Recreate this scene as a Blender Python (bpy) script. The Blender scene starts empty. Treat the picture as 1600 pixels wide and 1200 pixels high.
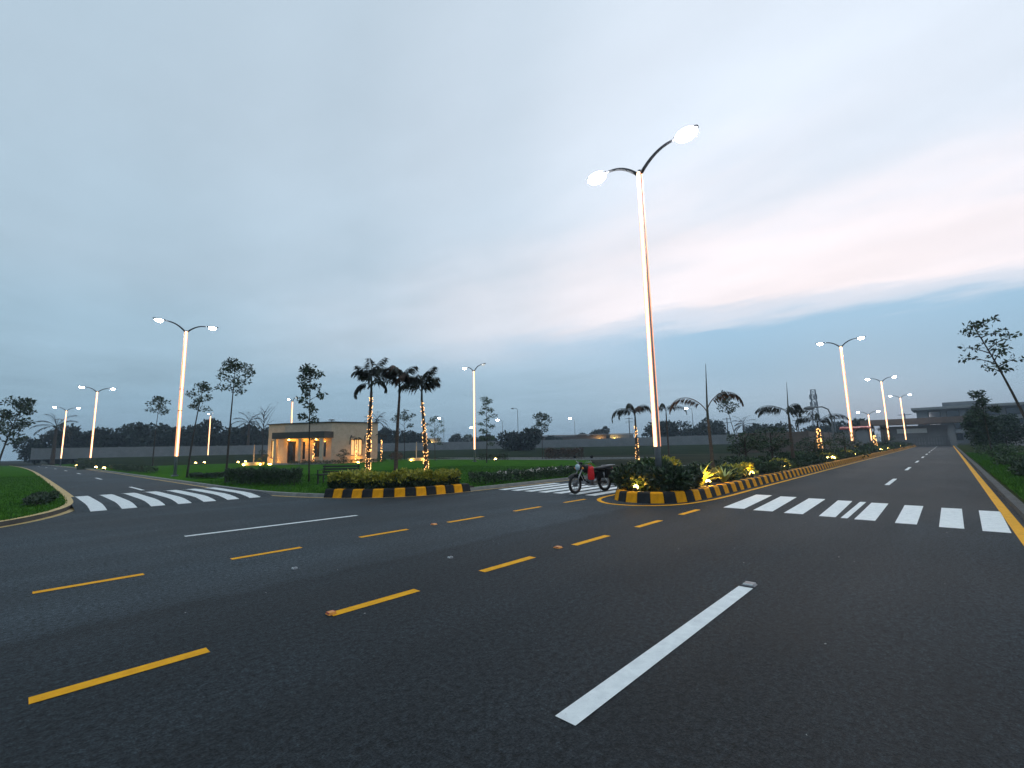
import bpy, math, random
import numpy as np
from mathutils import Vector, Matrix
R = math.radians
sc = bpy.context.scene
COL = sc.collection

# ------------------------------------------------------------------ camera
cam_d = bpy.data.cameras.new('camera'); cam = bpy.data.objects.new('camera', cam_d); COL.objects.link(cam)
cam_d.sensor_width = 36.0; cam_d.lens = 16.065; cam_d.clip_end = 3000; cam_d.clip_start = 0.05
rot = Matrix(((0.68711, -0.08589, -0.72146), (-0.72623, -0.11115, -0.67841), (-0.02193, 0.99008, -0.13875)))
cam.matrix_world = Matrix.Translation((0, 0, 1.5)) @ rot.to_4x4()
sc.camera = cam

# ------------------------------------------------------------------ world: dusk sky under a broken cloud deck
SUN_AZ, SUN_EL = 6.0, 3.0
w = bpy.data.worlds.new('World'); sc.world = w; w.use_nodes = True
nt = w.node_tree; N = nt.nodes; L = nt.links; N.clear()
def nd(t, **k):
    n = N.new(t)
    for a, b in k.items(): setattr(n, a, b)
    return n
def mth(op, a, b=None, c=None, clamp=False):
    n = nd('ShaderNodeMath', operation=op); n.use_clamp = clamp
    for i, v in enumerate((a, b, c)):
        if v is None: continue
        if isinstance(v, (int, float)): n.inputs[i].default_value = v
        else: L.new(v, n.inputs[i])
    return n.outputs[0]
def ramp(fac, stops, interp='EASE'):
    n = nd('ShaderNodeValToRGB'); cr = n.color_ramp; cr.interpolation = interp
    while len(cr.elements) < len(stops): cr.elements.new(0.5)
    for e, (p, c) in zip(cr.elements, stops):
        e.position = p; e.color = (c[0], c[1], c[2], 1) if not isinstance(c, (int, float)) else (c, c, c, 1)
    L.new(fac, n.inputs[0]); return n.outputs[0]
def mixc(f, a, b, mode='MIX'):
    n = nd('ShaderNodeMix', data_type='RGBA', blend_type=mode)
    for i, v in ((0, f), (6, a), (7, b)):
        if isinstance(v, (int, float)): n.inputs[i].default_value = v
        elif isinstance(v, tuple): n.inputs[i].default_value = (*v, 1)
        else: L.new(v, n.inputs[i])
    return n.outputs[2]
tc = nd('ShaderNodeTexCoord'); sep = nd('ShaderNodeSeparateXYZ')
nrm = nd('ShaderNodeVectorMath', operation='NORMALIZE'); L.new(tc.outputs['Generated'], nrm.inputs[0]); L.new(nrm.outputs[0], sep.inputs[0])
dx, dy, dz = sep.outputs
zc = mth('MAXIMUM', dz, 0.0)
zi = mth('MAXIMUM', dz, 0.04)
u = mth('DIVIDE', dx, zi); v = mth('DIVIDE', dy, zi)          # where the ray meets a cloud deck of unit height
uv = nd('ShaderNodeCombineXYZ'); L.new(u, uv.inputs[0]); L.new(v, uv.inputs[1])
def noise(scale_xy, sc_, detail=5, rough=0.55):
    m = nd('ShaderNodeMapping'); m.inputs['Scale'].default_value = (*scale_xy, 1); m.inputs['Rotation'].default_value = (0, 0, R(-20)); L.new(uv.outputs[0], m.inputs[0])
    n = nd('ShaderNodeTexNoise'); n.inputs['Scale'].default_value = sc_; n.inputs['Detail'].default_value = detail; n.inputs['Roughness'].default_value = rough
    L.new(m.outputs[0], n.inputs[0]); return n.outputs[0]
n1 = noise((1.0, 0.55), 1.1); n2 = noise((1.1, 0.6), 1.7, 7, 0.55)
sky = nd('ShaderNodeTexSky', sky_type='NISHITA'); sky.sun_disc = False
sky.sun_elevation = R(SUN_EL); sky.sun_rotation = R(90 - SUN_AZ); sky.air_density = 1.2; sky.dust_density = 2.0; sky.ozone_density = 3.0
deck = ramp(zc, [(0.0, (0.18, 0.265, 0.335)), (0.10, (0.21, 0.31, 0.385)), (0.20, (0.255, 0.365, 0.45)), (0.34, (0.305, 0.40, 0.48)), (0.58, (0.32, 0.405, 0.48)), (1.0, (0.33, 0.41, 0.48))])
# the cloud base is brighter towards the place where the sun went down
dt = nd('ShaderNodeVectorMath', operation='DOT_PRODUCT'); L.new(nrm.outputs[0], dt.inputs[0])
dt.inputs[1].default_value = (math.cos(R(24)) * math.cos(R(SUN_AZ)), math.cos(R(24)) * math.sin(R(SUN_AZ)), math.sin(R(24)))
glow = ramp(dt.outputs['Value'], [(0.30, 0.0), (0.60, 0.14), (0.80, 0.38), (0.94, 0.80), (1.0, 0.98)])
glow = mth('MULTIPLY', glow, ramp(zc, [(0.0, 0.12), (0.12, 0.35), (0.26, 1.0)]))
deck = mixc(glow, deck, (0.55, 0.60, 0.675))
edge = mth('ADD', mth('ADD', u, mth('MULTIPLY', v, 0.33)), mth('MULTIPLY', mth('SUBTRACT', n2, 0.5), 1.5))
pinkf = mth('MULTIPLY', ramp(mth('MULTIPLY', edge, 0.1), [(0.16, 0.0), (0.30, 0.85), (0.42, 1.0), (0.60, 0.0)]), mth('MULTIPLY', glow, 0.95))
deck = mixc(pinkf, deck, (0.735, 0.655, 0.66))
mot = mth('MULTIPLY_ADD', mth('SUBTRACT', n1, 0.5), 0.32, 1.0)
mot = mth('MULTIPLY_ADD', mth('SUBTRACT', n2, 0.5), 0.14, mot)
dk = nd('ShaderNodeVectorMath', operation='SCALE'); L.new(deck, dk.inputs[0]); L.new(mot, dk.inputs['Scale'])
ns = nd('ShaderNodeVectorMath', operation='SCALE'); L.new(sky.outputs[0], ns.inputs[0]); ns.inputs['Scale'].default_value = 0.05
clear = ramp(zc, [(0.0, (0.18, 0.275, 0.36)), (0.12, (0.23, 0.37, 0.49)), (0.25, (0.275, 0.44, 0.585)), (1.0, (0.30, 0.42, 0.56))])
clr = mixc(0.10, clear, ns.outputs[0])
gap = ramp(mth('MULTIPLY', edge, 0.1), [(0.36, 0.0), (0.40, 0.45), (0.47, 1.0)])
gap = mth('MULTIPLY', gap, ramp(mth('MULTIPLY', v, 0.1), [(0.12, 1.0), (0.42, 0.25)]))
final = mixc(gap, dk.outputs[0], clr)
bg = nd('ShaderNodeBackground'); L.new(final, bg.inputs[0]); bg.inputs[1].default_value = 1.0
out = nd('ShaderNodeOutputWorld'); L.new(bg.outputs[0], out.inputs[0])

sd = bpy.data.lights.new('sun', 'SUN'); sun = bpy.data.objects.new('sun', sd); COL.objects.link(sun)
sd.energy = 0.12; sd.angle = R(25); sd.color = (1.0, 0.9, 0.82)
sdir = Vector((math.cos(R(12)) * math.cos(R(SUN_AZ)), math.cos(R(12)) * math.sin(R(SUN_AZ)), math.sin(R(12))))
sun.rotation_euler = (-sdir).to_track_quat('-Z', 'Y').to_euler()

vs = sc.view_settings; vs.view_transform = 'Standard'; vs.look = 'None'; vs.exposure = 0.58; vs.gamma = 1.0; vs.use_curve_mapping = False
sc.cycles.use_denoising = True; sc.cycles.use_adaptive_sampling = True; sc.cycles.adaptive_threshold = 0.03
try: sc.cycles.denoiser = 'OPENIMAGEDENOISE'
except Exception: pass
sc.cycles.max_bounces = 6; sc.cycles.diffuse_bounces = 3; sc.cycles.volume_bounces = 0; sc.cycles.transparent_max_bounces = 4
sc.cycles.sample_clamp_indirect = 4.0

# ------------------------------------------------------------------ helpers
class MB:
    def __init__(s): s.v = []; s.f = []; s.m = []
    def add(s, vs_, fs, mi=0):
        o = len(s.v); s.v.extend([tuple(float(c) for c in p) for p in vs_]); s.f.extend([tuple(i + o for i in q) for q in fs]); s.m.extend([mi] * len(fs)); return s
    def box(s, c, d, rz=0, mi=0, taper=1.0):
        hx, hy, hz = d[0] / 2, d[1] / 2, d[2] / 2; cs, sn = math.cos(rz), math.sin(rz); vs_ = []
        for z, t in ((-hz, 1), (hz, taper)):
            for x, y in ((-hx, -hy), (hx, -hy), (hx, hy), (-hx, hy)):
                x2, y2 = x * t, y * t
                vs_.append((c[0] + x2 * cs - y2 * sn, c[1] + x2 * sn + y2 * cs, c[2] + z))
        return s.add(vs_, [(3, 2, 1, 0), (4, 5, 6, 7), (0, 1, 5, 4), (1, 2, 6, 5), (2, 3, 7, 6), (3, 0, 4, 7)], mi)
    def tube(s, path, rad, n=8, mi=0, cap=True):
        path = [Vector(p) for p in path]
        if not isinstance(rad, (list, tuple)): rad = [rad] * len(path)
        vs_ = []; ref = None
        for i, p in enumerate(path):
            t = (path[min(i + 1, len(path) - 1)] - path[max(i - 1, 0)])
            if t.length < 1e-9: t = Vector((0, 0, 1))
            t.normalize()
            if ref is None: ref = t.orthogonal().normalized()
            else:
                ref = ref - t * ref.dot(t)
                ref = ref.normalized() if ref.length > 1e-6 else t.orthogonal().normalized()
            b = t.cross(ref)
            for k in range(n):
                a = 2 * math.pi * k / n
                vs_.append(p + (ref * math.cos(a) + b * math.sin(a)) * rad[i])
        fs = []
        for i in range(len(path) - 1):
            for k in range(n):
                k2 = (k + 1) % n
                fs.append((i * n + k, i * n + k2, (i + 1) * n + k2, (i + 1) * n + k))
        if cap:
            fs.append(tuple(range(n - 1, -1, -1))); fs.append(tuple((len(path) - 1) * n + k for k in range(n)))
        return s.add(vs_, fs, mi)
    def ell(s, c, r, nu=12, nv=7, mi=0, rz=0):
        vs_ = []; fs = []
        for j in range(nv + 1):
            th = math.pi * j / nv
            for i in range(nu):
                a = 2 * math.pi * i / nu
                x, y = r[0] * math.sin(th) * math.cos(a), r[1] * math.sin(th) * math.sin(a)
                vs_.append((c[0] + x * math.cos(rz) - y * math.sin(rz), c[1] + x * math.sin(rz) + y * math.cos(rz), c[2] - r[2] * math.cos(th)))
        for j in range(nv):
            for i in range(nu):
                i2 = (i + 1) % nu; fs.append((j * nu + i, j * nu + i2, (j + 1) * nu + i2, (j + 1) * nu + i))
        return s.add(vs_, fs, mi)
    def torus(s, c, R_, r, nu=28, nv=8, mi=0, axis='y'):
        vs_ = []; fs = []
        for i in range(nu):
            a = 2 * math.pi * i / nu
            for j in range(nv):
                b = 2 * math.pi * j / nv; q = R_ + r * math.cos(b)
                vs_.append((c[0] + q * math.cos(a), c[1] + r * math.sin(b), c[2] + q * math.sin(a)))
        for i in range(nu):
            for j in range(nv):
                fs.append((i * nv + j, i * nv + (j + 1) % nv, ((i + 1) % nu) * nv + (j + 1) % nv, ((i + 1) % nu) * nv + j))
        return s.add(vs_, fs, mi)
    def mesh(s, name, mats, smooth=False):
        me = bpy.data.meshes.new(name); me.from_pydata(s.v, [], s.f)
        for m in (mats if isinstance(mats, (list, tuple)) else [mats]): me.materials.append(m)
        if len(me.materials) > 1: me.polygons.foreach_set('material_index', s.m)
        if smooth: me.polygons.foreach_set('use_smooth', [True] * len(me.polygons))
        me.update(); return me
    def build(s, name, mats, parent=None, smooth=False, loc=(0, 0, 0), rz=0):
        return link(name, s.mesh(name, mats, smooth), parent, loc, rz)
def link(name, data, parent=None, loc=(0, 0, 0), rz=0):
    o = bpy.data.objects.new(name, data); COL.objects.link(o); o.parent = parent; o.location = loc; o.rotation_euler = (0, 0, rz); return o
def tag(o, label=None, cat=None, group=None, kind=None):
    if label: o['label'] = label
    if cat: o['category'] = cat
    if group: o['group'] = group
    if kind: o['kind'] = kind
    return o
def thing(name, label, cat, loc=(0, 0, 0), rz=0, group=None):
    return tag(link(name, None, None, loc, rz), label, cat, group)
def copy_tree(o, parent=None):
    c = o.copy(); COL.objects.link(c); c.parent = parent
    for ch in o.children: copy_tree(ch, c)
    return c

# ------------------------------------------------------------------ materials
def mat(name, c1, c2=None, scale=4.0, rough=0.7, bump=0.0, bscale=None, metal=0.0, spec=0.5, detail=4, stretch=(1, 1, 1), island=False, worn=False):
    m = bpy.data.materials.new(name); m.use_nodes = True; t = m.node_tree; b = t.nodes['Principled BSDF']
    b.inputs['Roughness'].default_value = rough; b.inputs['Metallic'].default_value = metal; b.inputs['Specular IOR Level'].default_value = spec
    c2 = c2 or tuple(x * 0.75 for x in c1)
    tcn = t.nodes.new('ShaderNodeTexCoord'); mp = t.nodes.new('ShaderNodeMapping'); mp.inputs['Scale'].default_value = stretch
    t.links.new(tcn.outputs['Object'], mp.inputs[0])
    nz = t.nodes.new('ShaderNodeTexNoise'); nz.inputs['Scale'].default_value = scale; nz.inputs['Detail'].default_value = detail; nz.inputs['Roughness'].default_value = 0.6
    t.links.new(mp.outputs[0], nz.inputs[0])
    cr = t.nodes.new('ShaderNodeValToRGB'); cr.color_ramp.elements[0].position = 0.32; cr.color_ramp.elements[1].position = 0.68
    cr.color_ramp.elements[0].color = (*c2, 1); cr.color_ramp.elements[1].color = (*c1, 1)
    if island:
        g = t.nodes.new('ShaderNodeNewGeometry'); mx = t.nodes.new('ShaderNodeMath'); mx.operation = 'MULTIPLY_ADD'; mx.inputs[1].default_value = 0.55; 
        m2 = t.nodes.new('ShaderNodeMath'); m2.operation = 'MULTIPLY'; m2.inputs[1].default_value = 0.45
        t.links.new(nz.outputs[0], m2.inputs[0]); t.links.new(g.outputs['Random Per Island'], mx.inputs[0]); t.links.new(m2.outputs[0], mx.inputs[2]); t.links.new(mx.outputs[0], cr.inputs[0])
    else: t.links.new(nz.outputs[0], cr.inputs[0])
    if worn:   # paint rubbed through to the dark aggregate in small flecks
        wn = t.nodes.new('ShaderNodeTexNoise'); wn.inputs['Scale'].default_value = 45; wn.inputs['Detail'].default_value = 6; wn.inputs['Roughness'].default_value = 0.75
        t.links.new(tcn.outputs['Object'], wn.inputs[0]); wr_ = t.nodes.new('ShaderNodeMapRange'); wr_.inputs[1].default_value = 0.64; wr_.inputs[2].default_value = 0.70; wr_.inputs[4].default_value = 0.7
        t.links.new(wn.outputs[0], wr_.inputs[0]); mw = t.nodes.new('ShaderNodeMix'); mw.data_type = 'RGBA'; t.links.new(wr_.outputs[0], mw.inputs[0]); t.links.new(cr.outputs[0], mw.inputs[6]); mw.inputs[7].default_value = (0.09, 0.09, 0.09, 1); t.links.new(mw.outputs[2], b.inputs['Base Color'])
    else: t.links.new(cr.outputs[0], b.inputs['Base Color'])
    if bump:
        bp = t.nodes.new('ShaderNodeBump'); bp.inputs['Strength'].default_value = bump; bp.inputs['Distance'].default_value = 0.02
        n2_ = t.nodes.new('ShaderNodeTexNoise'); n2_.inputs['Scale'].default_value = bscale or scale * 6; n2_.inputs['Detail'].default_value = 3
        t.links.new(tcn.outputs['Object'], n2_.inputs[0]); t.links.new(n2_.outputs[0], bp.inputs['Height']); t.links.new(bp.outputs[0], b.inputs['Normal'])
    return m
def emit(name, c, s, base=(0.8, 0.8, 0.8)):
    m = bpy.data.materials.new(name); m.use_nodes = True; b = m.node_tree.nodes['Principled BSDF']
    b.inputs['Base Color'].default_value = (*base, 1); b.inputs['Emission Color'].default_value = (*c, 1); b.inputs['Emission Strength'].default_value = s; return m
def asphalt():
    m = bpy.data.materials.new('asphalt'); m.use_nodes = True; t = m.node_tree; b = t.nodes['Principled BSDF']
    def nn(k): return t.nodes.new(k)
    tcn = nn('ShaderNodeTexCoord'); sp = nn('ShaderNodeSeparateXYZ'); t.links.new(tcn.outputs['Object'], sp.inputs[0])
    def nz(s, d=4, st=(1, 1, 1), r=0.6):
        mp = nn('ShaderNodeMapping'); mp.inputs['Scale'].default_value = st; t.links.new(tcn.outputs['Object'], mp.inputs[0])
        n = nn('ShaderNodeTexNoise'); n.inputs['Scale'].default_value = s; n.inputs['Detail'].default_value = d; n.inputs['Roughness'].default_value = r; t.links.new(mp.outputs[0], n.inputs[0]); return n.outputs[0]
    def mm(op, a, bb, c=None):
        n = nn('ShaderNodeMath'); n.operation = op
        for i, x in enumerate((a, bb, c)):
            if x is None: continue
            if isinstance(x, (int, float)): n.inputs[i].default_value = x
            else: t.links.new(x, n.inputs[i])
        return n.outputs[0]
    fine = nz(70, 3, r=0.8); grit = nz(22, 3, r=0.75); mid = nz(1.6, 5); big = nz(0.32, 4, (0.5, 1.2, 1)); streak = nz(0.9, 4, (0.12, 1.6, 1))
    # the older, paler lane of asphalt begins past the paving seam
    yy = mm('ADD', sp.outputs[1], mm('MULTIPLY', mm('SUBTRACT', mid, 0.5), 0.5))
    mr = nn('ShaderNodeMapRange'); mr.inputs[1].default_value = 5.72; mr.inputs[2].default_value = 5.95; t.links.new(yy, mr.inputs[0])
    val = mm('MULTIPLY_ADD', mr.outputs[0], 0.020, 0.020)
    val = mm('MULTIPLY', val, mm('MULTIPLY_ADD', mm('SUBTRACT', big, 0.5), 1.7, 1.0))
    val = mm('MULTIPLY', val, mm('MULTIPLY_ADD', mm('SUBTRACT', streak, 0.5), 0.9, 1.0))
    broad = nz(0.14, 3); val = mm('MULTIPLY', val, mm('MULTIPLY_ADD', mm('SUBTRACT', broad, 0.5), 1.6, 1.0))
    # wheel paths polished a little darker, and soaked-in oil drips
    wave = mm('SINE', mm('MULTIPLY', sp.outputs[1], 3.9), 0.0); val = mm('MULTIPLY', val, mm('MULTIPLY_ADD', wave, 0.07, 1.0))
    st = nz(2.6, 3); ms = nn('ShaderNodeMapRange'); ms.inputs[1].default_value = 0.66; ms.inputs[2].default_value = 0.74; t.links.new(st, ms.inputs[0]); val = mm('MULTIPLY', val, mm('MULTIPLY_ADD', ms.outputs[0], -0.45, 1.0))
    val = mm('MULTIPLY', val, mm('MULTIPLY_ADD', mm('SUBTRACT', mid, 0.5), 0.5, 1.0))
    val = mm('MULTIPLY', val, mm('MULTIPLY_ADD', mm('SUBTRACT', fine, 0.5), 5.5, 1.0))
    val = mm('MAXIMUM', mm('MULTIPLY', val, mm('MULTIPLY_ADD', mm('SUBTRACT', grit, 0.5), 4.6, 1.0)), 0.004)
    cb = nn('ShaderNodeCombineColor')
    t.links.new(mm('MULTIPLY', val, 0.74), cb.inputs[0]); t.links.new(val, cb.inputs[1]); t.links.new(mm('MULTIPLY', val, 1.20), cb.inputs[2])
    t.links.new(cb.outputs[0], b.inputs['Base Color'])
    t.links.new(mm('MULTIPLY_ADD', big, 0.35, 0.58), b.inputs['Roughness']); b.inputs['Specular IOR Level'].default_value = 0.22
    bp = nn('ShaderNodeBump'); bp.inputs['Strength'].default_value = 0.55; bp.inputs['Distance'].default_value = 0.012; t.links.new(mm('ADD', fine, grit), bp.inputs['Height']); t.links.new(bp.outputs[0], b.inputs['Normal'])
    return m
M = {}
M['asphalt'] = asphalt()
M['white_paint'] = mat('white_paint', (0.82, 0.85, 0.84), (0.66, 0.69, 0.69), 9, 0.7, 0.3, 90, detail=10, spec=.2, worn=True)
M['yellow_paint'] = mat('yellow_paint', (0.88, 0.42, 0.008), (0.70, 0.32, 0.008), 8, 0.7, 0.3, 90, detail=10, spec=.12, worn=True)
M['cream_paint'] = mat('cream_paint', (0.62, 0.42, 0.14), (0.42, 0.28, 0.10), 6, 0.6, 0.2, 60)
M['kerb_yellow'] = mat('kerb_yellow', (0.86, 0.36, 0.006), (0.66, 0.26, 0.006), 7, 0.7, 0.35, 30, detail=9, spec=.12, worn=True)
M['kerb_black'] = mat('kerb_black', (0.020, 0.021, 0.024), (0.010, 0.010, 0.012), 7, 0.7, 0.35, 30, spec=.2)
M['concrete'] = mat('concrete', (0.30, 0.30, 0.29), (0.20, 0.20, 0.20), 3, 0.85, 0.3, 30)
M['kerb_dark'] = mat('kerb_dark', (0.075, 0.075, 0.072), (0.04, 0.04, 0.04), 3, 0.9, 0.4, 30)
M['earth'] = mat('earth', (0.058, 0.060, 0.042), (0.030, 0.034, 0.026), 0.12, 1.0, 0.5, 3, detail=8, spec=0.0)
M['soil'] = mat('soil', (0.045, 0.035, 0.022), (0.020, 0.018, 0.012), 3, 0.95, 0.6, 25)
M['lawn'] = mat('lawn', (0.056, 0.148, 0.018), (0.028, 0.084, 0.011), 0.9, 1.0, 0.8, 40, detail=9, spec=0.0)
M['verge'] = mat('verge', (0.050, 0.072, 0.022), (0.030, 0.032, 0.018), 0.8, 1.0, 0.7, 25, detail=9, spec=0.0)
M['berm'] = mat('berm', (0.036, 0.050, 0.026), (0.020, 0.028, 0.018), 0.25, 1.0, 0.6, 4, detail=9, spec=0.0)
M['grass'] = mat('grass', (0.072, 0.180, 0.022), (0.031, 0.092, 0.012), 2, 0.9, island=True, spec=.15)
M['leaf_dark'] = mat('leaf_dark', (0.030, 0.062, 0.020), (0.010, 0.024, 0.010), 1.5, 0.6, island=True)
M['leaf_mid'] = mat('leaf_mid', (0.050, 0.100, 0.025), (0.018, 0.040, 0.012), 1.5, 0.6, island=True)
M['leaf_far'] = mat('leaf_far', (0.026, 0.042, 0.026), (0.008, 0.015, 0.010), 0.25, 0.8, island=True)
M['leaf_gold_and_lit'] = mat('leaf_gold_and_lit', (0.42, 0.36, 0.030), (0.16, 0.19, 0.020), 2, 0.6, island=True)  # golden new growth of the hedge; on median shrubs, painted spotlight colour
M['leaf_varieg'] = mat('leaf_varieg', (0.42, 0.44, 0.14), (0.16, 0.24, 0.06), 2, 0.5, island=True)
M['frond'] = mat('frond', (0.030, 0.034, 0.016), (0.012, 0.014, 0.009), 2, 0.6, island=True)
M['frond_brown'] = mat('frond_brown', (0.095, 0.050, 0.030), (0.035, 0.022, 0.016), 2, 0.7, island=True)
M['bark'] = mat('bark', (0.060, 0.048, 0.036), (0.028, 0.022, 0.018), 9, 0.9, 0.6, 40, stretch=(1, 1, 3))
M['palm_bark'] = mat('palm_bark', (0.10, 0.07, 0.05), (0.04, 0.028, 0.022), 6, 0.9, 0.8, 25, stretch=(0.4, 0.4, 4))
M['pole'] = mat('pole', (0.22, 0.23, 0.25), (0.15, 0.16, 0.18), 3, 0.45, metal=0.4)
M['pole_dark'] = mat('pole_dark', (0.035, 0.037, 0.042), (0.02, 0.02, 0.025), 3, 0.45, metal=0.4)
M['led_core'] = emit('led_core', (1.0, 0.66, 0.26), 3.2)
M['led_halo'] = emit('led_halo', (1.0, 0.28, 0.04), 0.85)  # orange halo round the LED tube, painted as a weak emission
M['lamp_lens'] = emit('lamp_lens', (0.96, 0.97, 1.0), 130.0)
M['lamp_dim'] = emit('lamp_dim', (1.0, 0.97, 0.92), 0.35)
M['bulb'] = emit('bulb', (1.0, 0.46, 0.10), 2.8)
M['spot_lens'] = emit('spot_lens', (1.0, 0.62, 0.14), 30.0)
M['stucco'] = mat('stucco', (0.56, 0.44, 0.33), (0.46, 0.35, 0.26), 2, 0.9, 0.2, 40)
M['canopy'] = mat('canopy', (0.06, 0.052, 0.045), (0.04, 0.036, 0.03), 3, 0.8)
M['frame'] = mat('frame', (0.035, 0.024, 0.017), (0.02, 0.015, 0.012), 5, 0.6)
M['glass_dark'] = mat('glass_dark', (0.015, 0.018, 0.02), (0.01, 0.012, 0.014), 2, 0.08, spec=0.8)
M['glass_lit'] = emit('glass_lit', (1.0, 0.42, 0.02), 0.62)
M['wall_grey'] = mat('wall_grey', (0.235, 0.24, 0.245), (0.16, 0.165, 0.17), 0.5, 0.9, 0.2, 8, detail=8)
M['wall_brown'] = mat('wall_brown', (0.14, 0.105, 0.085), (0.09, 0.07, 0.06), 0.6, 0.9, 0.2, 8, detail=8)
M['red'] = mat('red', (0.78, 0.010, 0.016), (0.55, 0.006, 0.010), 9, 0.7, 0.2, 30)
M['red_dull'] = mat('red_dull', (0.42, 0.07, 0.05), (0.30, 0.05, 0.04), 2, 0.7)
M['black'] = mat('black', (0.010, 0.010, 0.011), (0.006, 0.006, 0.007), 6, 0.45, spec=.3)
M['rubber'] = mat('rubber', (0.012, 0.012, 0.012), (0.008, 0.008, 0.008), 30, 0.8, 0.4, 60)
M['chrome'] = mat('chrome', (0.40, 0.41, 0.43), (0.30, 0.30, 0.32), 8, 0.3, metal=1.0)
M['alloy'] = mat('alloy', (0.24, 0.24, 0.25), (0.15, 0.15, 0.16), 8, 0.45, metal=0.8)
M['head_glass'] = mat('head_glass', (0.45, 0.60, 0.66), (0.35, 0.48, 0.55), 8, 0.1, spec=0.9)
M['wood_dark'] = mat('wood_dark', (0.022, 0.020, 0.018), (0.012, 0.011, 0.010), 8, 0.6, stretch=(1, 8, 8))
M['steel_far'] = mat('steel_far', (0.16, 0.17, 0.18), (0.10, 0.11, 0.12), 1, 0.7)
M['flower'] = mat('flower', (0.75, 0.72, 0.66), (0.6, 0.5, 0.5), 5, 0.7)
M['stud'] = mat('stud', (0.80, 0.32, 0.03), (0.55, 0.18, 0.02), 40, 0.4)
M['stud_red'] = mat('stud_red', (0.6, 0.05, 0.03), (0.4, 0.03, 0.02), 40, 0.3)

# ------------------------------------------------------------------ foliage arrays
def leaf_arrays(rng, pts, size, asp=0.42, up=0.25, out=None, outw=0.0):
    n = len(pts); d = rng.normal(size=(n, 3)); d[:, 2] += up
    if out is not None: d += out * outw
    d /= np.linalg.norm(d, axis=1)[:, None]
    s = size * rng.uniform(0.6, 1.35, n)[:, None]
    q = rng.normal(size=(n, 3)); b = np.cross(d, q); b /= np.linalg.norm(b, axis=1)[:, None] + 1e-9
    nn = np.cross(d, b)
    v = np.empty((n, 4, 3)); v[:, 0] = pts; v[:, 1] = pts + d * s * 0.5 + b * s * asp * 0.5 + nn * s * 0.06; v[:, 2] = pts + d * s; v[:, 3] = pts + d * s * 0.5 - b * s * asp * 0.5 + nn * s * 0.06
    return v.reshape(-1, 3)
def quads_mesh(name, v, mats, tri=False):
    k = 3 if tri else 4; n = len(v) // k
    me = bpy.data.meshes.new(name); me.vertices.add(len(v)); me.vertices.foreach_set('co', np.asarray(v, np.float32).ravel())
    me.loops.add(n * k); me.loops.foreach_set('vertex_index', np.arange(n * k, dtype=np.int32))
    me.polygons.add(n); me.polygons.foreach_set('loop_start', np.arange(0, n * k, k, dtype=np.int32))
    me.materials.append(mats); me.update(calc_edges=True); me.validate(); return me
def ball(rng, n, c, r, shell=0.45):
    d = rng.normal(size=(n, 3)); d /= np.linalg.norm(d, axis=1)[:, None]
    q = rng.uniform(shell, 1, n) ** 0.6
    return np.array(c) + d * q[:, None] * np.array(r), d
def cloud_mesh(name, seed, lobes, per, size, m, asp=0.42, up=0.25, outw=0.8, zmin=None):
    rng = np.random.default_rng(seed); P = []; O = []
    for c, r in lobes:
        p, d = ball(rng, per, c, r); P.append(p); O.append(d)
    P = np.concatenate(P); O = np.concatenate(O)
    if zmin is not None: k = P[:, 2] > zmin; P = P[k]; O = O[k]
    return quads_mesh(name, leaf_arrays(rng, P, size, asp, up, O, outw), m)

# ------------------------------------------------------------------ setting: ground, roads, lawns
def sheet(name, poly, z, m, th=None, parent=None):
    n = len(poly); mb = MB()
    if th is None: mb.add([(x, y, z) for x, y in poly], [tuple(range(n))])
    else:
        mb.add([(x, y, z) for x, y in poly] + [(x, y, z - th) for x, y in poly], [tuple(range(n))] + [(i, i + n, (i + 1) % n + n, (i + 1) % n) for i in range(n)])
    return mb.build(name, m, parent)
def strip_pts(pl, off0, off1, z, closed=False):
    out_v = []; n = len(pl)
    for i, p in enumerate(pl):
        a = Vector(pl[(i - 1) % n] if (closed or i > 0) else pl[i]); b = Vector(pl[(i + 1) % n] if (closed or i < n - 1) else pl[i])
        t = (b - a).normalized(); nv = Vector((-t.y, t.x))
        out_v.append((p[0] + nv.x * off0, p[1] + nv.y * off0, z)); out_v.append((p[0] + nv.x * off1, p[1] + nv.y * off1, z))
    fs = [(2 * i, 2 * i + 1, 2 * i + 3, 2 * i + 2) for i in range(n - 1)]
    return out_v, fs
def strip(name, pl, o0, o1, z, m, parent=None):
    v_, f_ = strip_pts(pl, o0, o1, z); return MB().add(v_, f_).build(name, m, parent)
def smooth(pl, it=3):
    for _ in range(it):
        q = [pl[0]]
        for a, b in zip(pl[:-1], pl[1:]):
            q += [(a[0] * .75 + b[0] * .25, a[1] * .75 + b[1] * .25), (a[0] * .25 + b[0] * .75, a[1] * .25 + b[1] * .75)]
        pl = q + [pl[-1]]
    return pl
def bend(y): return -0.0003 * max(0.0, y - 50) ** 2
g = sheet('ground', [(-620, -620), (620, -620), (620, 620), (-620, 620)], -0.06, M['earth']); tag(g, kind='structure')
road = sheet('road', [(-70, -1.05), (132, -1.05), (132, 13.6), (-70, 13.6)], 0.0, M['asphalt']); tag(road, kind='structure')
ys = [13.6, 18, 30, 45] + list(range(52, 152, 6))
mb = MB(); vv = []; 
for i, y in enumerate(ys):
    x0, x1 = (-3, 11) if y < 14 else (1.0 + bend(y), 6.35 + bend(y)) if y > 18 else (-2.0, 8.0)
    vv += [(x0, y, 0.0), (x1, y, 0.0)]
mb.add(vv, [(2 * i, 2 * i + 1, 2 * i + 3, 2 * i + 2) for i in range(len(ys) - 1)])
side_road = mb.build('side_road', M['asphalt']); tag(side_road, kind='structure')

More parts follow.
